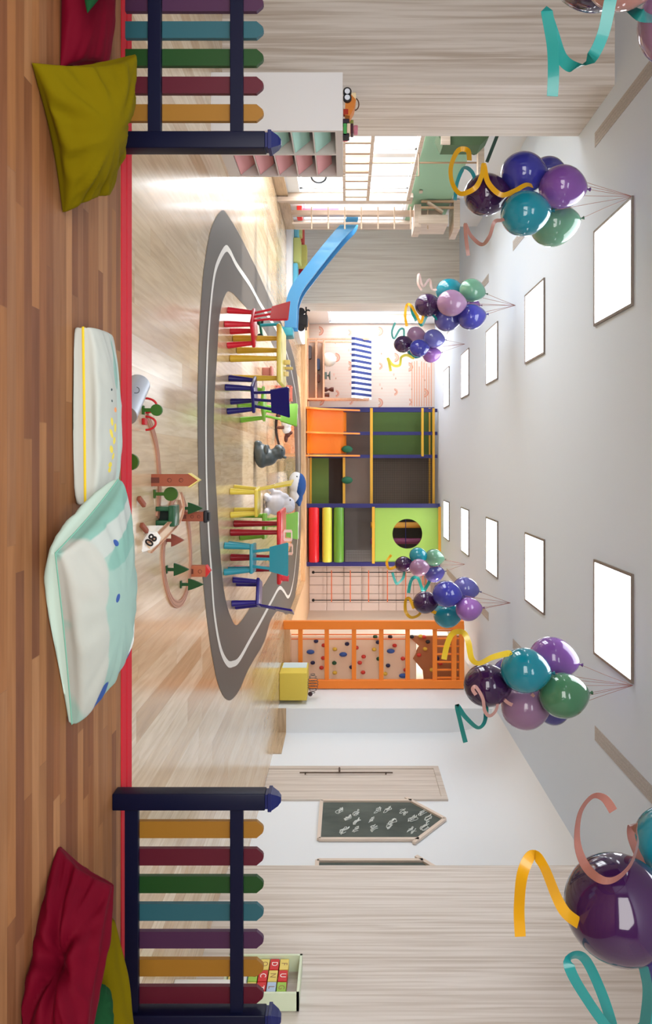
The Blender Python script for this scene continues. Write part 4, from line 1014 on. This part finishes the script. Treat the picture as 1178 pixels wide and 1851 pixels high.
for y0_, y1_ in ((916, 924), (941, 950)): mb.box((X_(y0_, Da), Da, 0), (X_(y1_, Da), Da+.12, .12), .004)
mb.box((X_(914, Da), Da-.005, .085), (X_(952, Da), Da+.125, .13), .006)
mb.build('arch', gq, brg, smooth=40)
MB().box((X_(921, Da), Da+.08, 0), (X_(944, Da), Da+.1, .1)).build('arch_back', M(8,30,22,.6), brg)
sg = P(272, 975, 4.35)
sp = MB().prism([P(256,966,4.42), P(268,960,4.40), P(282,962,4.45), P(289,972,4.48), P(285,983,4.46), P(270,994,4.40), P(257,998,4.36), P(252,985,4.36)], (0, .012, .004)).build('sign', M(240,238,232,.5), brg)
cu = bpy.data.curves.new('digits', 'FONT'); cu.body = '80'; cu.size = .075; cu.align_x = 'CENTER'; cu.align_y = 'CENTER'; cu.offset = .002
to = bpy.data.objects.new('digits', cu); COL.objects.link(to)
me = bpy.data.meshes.new_from_object(to.evaluated_get(bpy.context.evaluated_depsgraph_get())); bpy.data.objects.remove(to); me.materials.append(M(24,24,26,.5))
cpt = P(272, 976, 4.35); me.transform(tmat(sp).inverted() @ Matrix.Translation(cpt) @ Matrix.Rotation(math.radians(35), 4, 'Y') @ Matrix.Rotation(math.radians(90), 4, 'X'))
o_ = bpy.data.objects.new('digits', me); COL.objects.link(o_); o_.parent = sp
# toy trees
def ftree(label, px, py, h, kind, c=(12,66,24)):
    b = Fl(px, py); t = thing('toy_tree', label, 'toy tree', (b.x, b.y, 0), 0, 'wooden toy trees of the railway')
    w_ = .035; th = .03
    m1 = M(*c, .5)
    MB().box((b.x-.028, b.y, 0), (b.x+.028, b.y+th, .012), .003).box((b.x-.011, b.y+.005, .012), (b.x+.011, b.y+th-.005, h*.45)).build('trunk', m1, t)
    if kind == 'pine':
        poly = [(b.x-.045, b.y+.003, h*.34), (b.x+.045, b.y+.003, h*.34), (b.x+.036, b.y+.003, h*.52), (b.x+.018, b.y+.003, h*.78), (b.x, b.y+.003, h), (b.x-.018, b.y+.003, h*.78), (b.x-.036, b.y+.003, h*.52)]
    else:
        r = h*.29; poly = [(b.x+r*math.cos(2*PI*k/24), b.y+.003, h-r+r*math.sin(2*PI*k/24)) for k in range(24)]
    MB().prism(poly, (0, th-.006, 0)).build('crown', m1, t)
og_ = (50,88,14)
ftree('round-crowned green toy tree beside the tall brick tower', 277, 893, .158, 'round', og_)
ftree('round-crowned green toy tree partly hidden behind the red step edge', 197, 835, .155, 'round', og_)
ftree('round-crowned green toy tree standing behind the silver tunnel', 256, 741, .125, 'round', (44,96,22))
ftree('pine toy tree between the tall brick tower and the black-capped tower', 325, 919, .175, 'pine')
ftree('pine toy tree in front of the red-roofed toy house', 299, 1030, .165, 'pine')
ftree('pine toy tree right of the red-roofed toy house', 325, 1057, .18, 'pine')
ftree('small brown toy tree inside the railway loop', 297, 977, .135, 'pine', (134,66,52))
def house(label, px, py, wpx, h, roof, kind, depth=.06, col=(150,78,54)):
    b = Fl(px, py); D = b.y; wd = wpx*D/FPX/2; t = thing('toy_house', label, 'toy house', (b.x, D, 0), 0, 'wooden toy houses of the railway')
    hb = h*.78; MB().box((b.x-wd, D, 0), (b.x+wd, D+depth, hb), .002).build('walls', M(*col, .6), t)
    if kind == 'gable':
        MB().prism([(b.x-wd, D, hb), (b.x+wd, D, hb), (b.x, D, h*.97)], (0, depth, 0)).build('gable', M(*col, .6), t)
        for s_ in (-1, 1): MB().prism([(b.x+s_*wd*1.12, D-.006, hb-.006), (b.x, D-.006, h*.97), (b.x, D-.006, h), (b.x+s_*wd*1.16, D-.006, hb+.004)], (0, depth+.012, 0)).build('roof', M(*roof, .5), t)
    elif kind == 'cone':
        MB().prism([(b.x-wd*1.1, D-.004, hb), (b.x+wd*1.1, D-.004, hb), (b.x, D-.004, h)], (0, depth+.008, 0)).build('roof', M(*roof, .5), t)
    else:
        MB().box((b.x-wd*1.3, D-.01, hb), (b.x+wd*1.3, D+depth+.01, h*.93), .01).box((b.x-wd*.9, D, h*.93), (b.x+wd*.9, D+depth, h), .006).build('roof', M(*roof, .5), t, smooth=40)
    dm = M(96,46,36,.6)
    mb = MB().box((b.x-wd*.45, D-.002, .0), (b.x+wd*.45, D+.001, h*.17)); mb.build('door', dm, t)
    for f_ in ((.38, .62) if h > .2 else (.5,)): MB().tube([(b.x+wd*.32*math.cos(a_), D-.001, h*f_+wd*.32*math.sin(a_)) for a_ in [2*PI*k/10 for k in range(10)]], .002, 4, True).build('window_ring', dm, t)
house('tall brick brown toy tower with a yellow roof on the railway', 273, 868, 22, .315, (226,208,120), 'gable')
house('toy house with a red roof beyond the pine tree on the railway', 343, 1033, 20, .165, (196,34,40), 'cone', .07, (178,100,68))
house('short brown toy tower with a black cap on the railway', 328, 934, 17, .215, (26,26,32), 'cap', .06, (146,76,54))
# silver tunnel tube with printed smile and red arches
a, b = P(262, 693, 4.02), P(243, 752, 3.78)
a = Vector((a.x, a.y, .075)); b = Vector((b.x, b.y, .075))
a = Vector((X_(694, 4.08), 4.08, .066)); b = Vector((X_(750, 3.83), 3.83, .066))
tn = MB().cyl(a, b, .064, n=32)
tu = tag(tn.build('toy_tunnel', M(196,204,216,.3, .3), smooth=40), 'silver grey cylinder toy lying behind the red step edge', 'toy tunnel')
dr_ = (b-a).normalized()
lab(MB().cyl(b, b+dr_*.004, .0625, n=32).build('end_face', M(136,130,122,.6), tu, smooth=40), 'grey end face')
mid = (a+b)/2; sd = Vector((-dr_.y, dr_.x, 0)); sd = -sd if sd.y > 0 else sd
pts = [mid+dr_*(.03*math.cos(t_))+(sd*math.cos(.45+.25*math.sin(t_))+Vector((0,0,1))*math.sin(.45+.35*math.sin(t_)))*.066 for t_ in [PI*k/10 for k in range(11)]]
lab(MB().tube(pts, .002, 5).build('printed_smile', M(50,60,66,.6), tu), 'dark printed mark')
rd_ = M(190,24,34,.4)
ra = thing('toy_arch', 'red twin arch toy at the start of the curved train track', 'toy arch', (Fl(262, 765).x, Fl(262, 765).y, 0))
for (y, px, D, r_) in ((765, 258, Fl(258, 765).y, .042), (733, 258, Fl(258, 733).y, .045)):
    x = X_(y, D); MB().tube([(x+r_*math.cos(t_), D, .018+r_*1.5*max(0, math.sin(t_))) for t_ in [PI*k/14 for k in range(15)]], .007, 8).build('arch', rd_, ra, smooth=True)
MB().box((X_(762, 4.38)-.02, 4.36, 0), (X_(762, 4.38)+.02, 4.42, .02), .004).build('base', rd_, ra)
for (px, py, r_, lb) in ((247, 900, 25, 'brown wooden ramp block left of the mint cushion top'), (252, 948, -30, 'small brown wooden block beside the mint cushion top')):
    b = Fl(px, py); mb = MB().bar((b.x, b.y, .012), (b.x+.05, b.y+.06, .03), .03, .022, bev=.003)
    tag(mb.build('wooden_block', M(150,84,64,.6), smooth=40), lb, 'toy block')

# ------------------------------------------------------------------ balloons
def balloon_mat(c, a):
    k = ('balloon', c, a)
    if k in MC: return MC[k]
    m, nt, bs = node_mat('balloon_latex'); bs.inputs['Base Color'].default_value = rgb(*c)
    bs.inputs['Roughness'].default_value = .1; bs.inputs['Specular IOR Level'].default_value = .4; bs.inputs['Coat Weight'].default_value = .7; bs.inputs['Coat Roughness'].default_value = .03
    tr = ND(nt, 'ShaderNodeBsdfTransparent'); tr.inputs[0].default_value = tuple(.35+.65*v for v in rgb(*c)[:3])+(1,)
    mx = ND(nt, 'ShaderNodeMixShader'); mx.inputs[0].default_value = a
    nt.links.new(tr.outputs[0], mx.inputs[1]); nt.links.new(bs.outputs[0], mx.inputs[2]); nt.links.new(mx.outputs[0], nt.nodes['Material Output'].inputs[0])
    MC[k] = m; return m
BC = {'royal blue': ((58,60,160), .78), 'indigo': ((74,72,150), .8), 'lilac': ((134,86,168), .78), 'dark purple': ((58,24,72), .82), 'turquoise': ((20,140,162), .8), 'sage green': ((104,154,128), .8),
      'mauve': ((162,124,160), .72), 'green': ((76,134,98), .85), 'peach': ((196,140,130), .8), 'periwinkle': ((96,96,170), .8), 'orchid': ((152,100,176), .85)}
def balloon(px, py, rpx, col, D, att, where, dd=0, used={}):
    D2 = D+dd; c = P(px, py, D2); r = rpx*D2/FPX; cc, a = BC[col]
    ax = (Vector(att)-c).normalized(); ax = (ax+Vector((0,0,.5))).normalized()
    prof = []
    for i in range(0, 25):
        t = PI*i/24; h = -math.cos(t)*r*1.08; rr = math.sin(t)*r
        if h > 0: rr *= 1-.30*(h/(r*1.08))**2.2
        prof.append((rr, h*(1.0 if h < 0 else 1.16)))
    o = MB().lathe(prof, c, ax, 32).build('balloon', balloon_mat(cc, a), smooth=180)
    key = (where, col); used[key] = used.get(key, 0)+1
    tag(o, '%s balloon%s %s' % (col, '' if used[key] == 1 else ', the smaller one', where), 'balloon', 'balloons in hanging bunches')
    k = c+ax*r*1.08*1.15
    MB().lathe([(.012,0),(.006,.012),(.02,.035)], k, ax, 10).build('knot', M(*[int(v*.7) for v in cc], .4), o, smooth=True)
    MB().tube([k+ax*.01, (k+Vector(att))/2+Vector((0,0,-.01)), Vector(att)], .0022 if D < 8 else .0035, 5).build('string', M(150,104,100,.6), o)
BALLS = []
def cluster(D, att, where, lst):
    A = P(att[0], att[1], D); A.z = H-.003; A = Vector((A.x, D, A.z))
    L = [list(x) for x in lst]
    for it in range(200):
        mv = False
        for i in range(len(L)):
            for j in range(i):
                ci, cj = P(L[i][0], L[i][1], D+L[i][4]), P(L[j][0], L[j][1], D+L[j][4]); ri, rj = L[i][2]*(D+L[i][4])/FPX, L[j][2]*(D+L[j][4])/FPX
                if (ci-cj).length < .99*(ri+rj):
                    s_ = .01 if L[i][4] > L[j][4] or (L[i][4] == L[j][4] and i > j) else -.01
                    L[i][4] += s_; L[j][4] -= s_; mv = True
        if not mv: break
    for (px, py, r, col, dd) in L:
        BALLS.append((px, py, r, D+dd)); balloon(px, py, r, col, D, A, where, dd)
cluster(6.73, (1144,355), 'in the bunch beside the nearest left ceiling light', [(945,313,37,'royal blue',0), (990,313,29,'indigo',.3), (1015,338,38,'lilac',-.12), (878,352,37,'dark purple',.05), (948,386,40,'turquoise',-.25), (1000,407,38,'sage green',.25)])
cluster(6.73, (1145,1239), 'in the bunch beside the nearest right ceiling light', [(998,1190,38,'lilac',.2), (948,1212,40,'turquoise',-.2), (879,1239,38,'dark purple',0), (922,1220,30,'royal blue',.35), (948,1279,39,'mauve',.1), (1017,1257,40,'green',-.15), (1000,1284,26,'indigo',.35)])
cluster(11.4, (932,552), 'in the second bunch on the left, above the slide', [(852,525,21,'sage green',0), (812,527,23,'turquoise',.3), (815,548,24,'mauve',-.3), (772,552,21,'dark purple',0), (808,577,22,'indigo',.1), (851,573,23,'royal blue',-.1), (845,552,18,'lilac',.35)])
cluster(16.25, (840,622), 'in the farthest bunch on the left, before the wallpaper', [(728,622,15.5,'dark purple',0), (757,629,16,'royal blue',-.3), (783,612,17,'periwinkle',.1), (751,605,15,'mauve',.4), (779,641,14.5,'orchid',.2), (752,632,16,'turquoise',.5)])
cluster(11.75, (922,1090), 'in the second bunch on the right, above the orange frame', [(768,1089,20,'dark purple',0), (807,1074,24,'royal blue',-.2), (840,1064,21,'periwinkle',.2), (846,1101,21.5,'orchid',-.2), (808,1112,23,'turquoise',.25)])
cluster(16.25, (840,1020), 'in the farthest bunch on the right, before the green porthole panel', [(755,1004,14.5,'turquoise',0), (784,1008,15.5,'sage green',0), (729,1020,14.5,'dark purple',0), (757,1026,16,'mauve',-.3), (784,1037,16,'indigo',.1)])
cluster(3.07, (1330,-70), 'at the near left corner of the ceiling', [(1085,-72,82,'dark purple',0), (1130,-58,68,'peach',-.35), (1245,35,82,'mauve',0)])
cluster(3.07, (1330,1690), 'at the near right corner of the ceiling', [(1119,1642,90,'dark purple',0), (1220,1527,66,'turquoise',.25), (1258,1760,90,'indigo',.1), (1330,1600,80,'green',.3)])
# ribbons
def ribbon(label, pts, D, wpx, col, wob=.5, seed=0, rev=False):
    """pts: (px, py[, depth offset in m]) along the curl"""
    T = [[a[0], a[1], D+(a[2] if len(a) > 2 else 0)] for a in pts]; T = T[::-1] if rev else T
    # the held end touches the nearest balloon of the bunch
    best = min((b for b in BALLS if abs(b[3]-D) < 1.3), key=lambda b: math.hypot(b[0]-T[-1][0], b[1]-T[-1][1])-b[2])
    dx, dy = T[-1][0]-best[0], T[-1][1]-best[1]; q_ = math.hypot(dx, dy); lim = best[2]*.96
    if q_ > lim: dx, dy = dx*lim/q_, dy*lim/q_; T.append([best[0]+dx, best[1]+dy, T[-1][2]]); q_ = lim
    De = best[3]-math.sqrt(max(0, best[2]**2-q_**2))*best[3]/FPX*.99; off = De-T[-1][2]; nT = len(T)
    for i, t_ in enumerate(T): t_[2] += off*(1 if i > nT-3 else max(.35, (i+1)/(nT-1)))
    q = [P(*t_) for t_ in T]; L = catmull(q, 7); n = len(L); wv = []
    for i in range(n):
        d = (L[min(i+1, n-1)]-L[max(i-1, 0)]).normalized()
        w_ = d.cross(Vector((0, 1, 0))); w_ = w_.normalized() if w_.length > 1e-3 else Vector((1,0,0))
        f = math.sin(i/n*PI*2.5+seed)*wob
        w_ = (w_*math.cos(f)+Vector((0,1,0))*math.sin(f)); w_ = (w_-d*w_.dot(d)).normalized()
        if wv and w_.dot(wv[-1]) < 0: w_ = -w_
        wv.append(w_)
    wm = wpx*D/FPX/2
    return tag(MB().strip(L, [x*wm for x in wv], .0008).build('ribbon', M(*col, .3, coat=.2), smooth=60), label, 'ribbon', 'curled ribbons hanging from the balloons')
Yr, Tr, Pr = (214,160,22), (22,126,122), (170,124,114)
ribbon('curled yellow ribbon on the bunch beside the nearest left ceiling light', [(848,290),(845,272,.1),(828,272,.1),(815,300,0),(817,330,-.1),(832,350,-.2),(858,340,-.3),(870,318,-.3),(874,298,-.3),(882,330,-.3),(905,352,-.35),(928,346,-.35),(950,334,-.35),(962,336,-.3)], 6.6, 9, Yr)
ribbon('curled teal ribbon on the bunch beside the nearest left ceiling light', [(822,362,.4),(826,330,.4),(838,304,.3),(852,310,.2),(860,330,.1)], 6.7, 7, (40,146,160))
ribbon('pink ribbon on the bunch beside the nearest left ceiling light', [(846,462,0),(842,430,0),(841,405,0),(850,425,.1),(870,442,.1),(884,428,0),(893,402,0),(905,398,.1)], 6.8, 6.5, Pr)
ribbon('pale pink curled ribbon on the bunch beside the nearest right ceiling light', [(860,1256,-.2),(854,1246,-.2),(860,1242,-.2),(872,1262,-.2),(876,1285,-.2),(885,1294,-.2),(897,1282,-.2),(902,1252,-.2),(908,1262,-.25),(925,1274,-.25),(945,1272,-.3),(965,1255,-.3)], 6.45, 6.5, (196,148,140))
ribbon('teal ribbon on the bunch beside the nearest right ceiling light', [(841,1342,.0),(833,1310,0),(826,1276,0),(840,1295,0),(862,1315,0),(874,1308,0),(878,1290,.1)], 6.5, 8.5, Tr)
ribbon('curled yellow ribbon between the orange frame and the right bunch', [(802,1192,.2),(808,1165,.2),(818,1145,.2),(836,1143,.1),(846,1160,0),(852,1190,-.1),(866,1199,-.1),(890,1188,-.1),(918,1181,0)], 6.9, 10, (232,200,50))
ribbon('yellow ribbon on the second left bunch', [(735,590,.1),(732,570,.1),(735,552,.1),(742,552,0),(752,568,0),(760,583,0)], 11.2, 5, Yr)
ribbon('teal ribbon on the second left bunch', [(752,580,0),(745,565,0),(744,553,0),(755,575,0),(762,588,0),(772,570,0),(780,568,0),(790,578,0)], 11.3, 5, Tr)
ribbon('pale pink ribbon on the second left bunch', [(762,525,0),(755,512,0),(757,495,0),(764,518,0),(776,505,0),(780,522,0)], 11.4, 4, (206,178,170))
ribbon('teal ribbon on the farthest left bunch', [(714,583,0),(708,600,0),(712,612,0),(722,596,0),(729,595,0),(730,605,0)], 16.1, 4, (90,168,160))
ribbon('yellow ribbon on the farthest left bunch', [(706,671,0),(703,655,0),(701,648,0),(710,660,0),(722,660,0),(725,646,0),(735,642,0),(746,647,0)], 16.1, 5, (228,216,80))
ribbon('yellow ribbon on the farthest right bunch', [(707,1003,0),(699,1015,0),(703,1028,0)], 16.1, 5, Yr)
ribbon('teal ribbon on the farthest right bunch', [(709,1035,0),(713,1048,0),(718,1055,0),(728,1045,0),(731,1033,0)], 16.0, 5, (60,150,146))
ribbon('teal ribbon hanging right of the farthest right bunch', [(738,1072,0),(741,1055,0),(746,1045,0),(755,1045,0),(762,1062,0),(766,1068,0)], 16.0, 6, (24,150,146))
ribbon('curled yellow ribbon on the second right bunch', [(748,1100,0),(740,1082,.1),(733,1085,.1),(733,1105,0),(743,1116,-.1),(758,1110,-.1),(766,1090,-.2),(775,1102,-.2),(788,1108,-.3)], 11.5, 6, Yr)
ribbon('teal ribbon at the near left corner, before the left wood block', [(998,174,0),(1000,130,0),(998,80,0),(988,20,0),(1000,60,.1),(1015,105,.1),(1040,122,.1),(1068,105,0),(1090,60,0),(1103,0,0),(1110,-25,0)], 3.0, 19, (26,128,124), .45)
ribbon('short teal ribbon in the near left corner beside the mauve balloon', [(1115,-12,0),(1135,12,0),(1160,28,0),(1185,34,.1)], 3.0, 20, (20,112,108), .3)
ribbon('yellow ribbon hanging before the right wood wall', [(940,1693,0),(938,1640,0),(944,1580,0),(962,1545,.05),(982,1565,.05),(1005,1620,.1),(1022,1650,.15),(1045,1668,.2)], 3.0, 19, (204,150,18), .6)
ribbon('dusty pink curled ribbon above the big dark purple balloon', [(1108,1466,0),(1092,1443,0),(1070,1440,0),(1048,1470,0),(1043,1520,0),(1056,1562,-.1),(1082,1588,-.2),(1110,1590,-.25),(1138,1565,-.25),(1152,1525,-.2),(1150,1500,-.15),(1142,1490,-.1),(1141,1515,-.1),(1158,1555,-.1),(1185,1578,-.1)], 2.85, 17, (150,100,90), .7)
ribbon('large teal curled ribbon in the near right corner', [(1150,1900,0),(1100,1860,0),(1050,1790,0),(1028,1745,0),(1036,1727,.05),(1058,1735,.1),(1085,1790,.1),(1105,1850,.1),(1115,1900,.1)], 2.95, 20, (30,136,136), .35)
ribbon('dark teal ribbon hanging below the big dark purple balloon', [(1145,1705,0),(1160,1740,0),(1170,1790,0),(1165,1850,0),(1155,1900,0)], 2.8, 20, (20,104,102), .3)
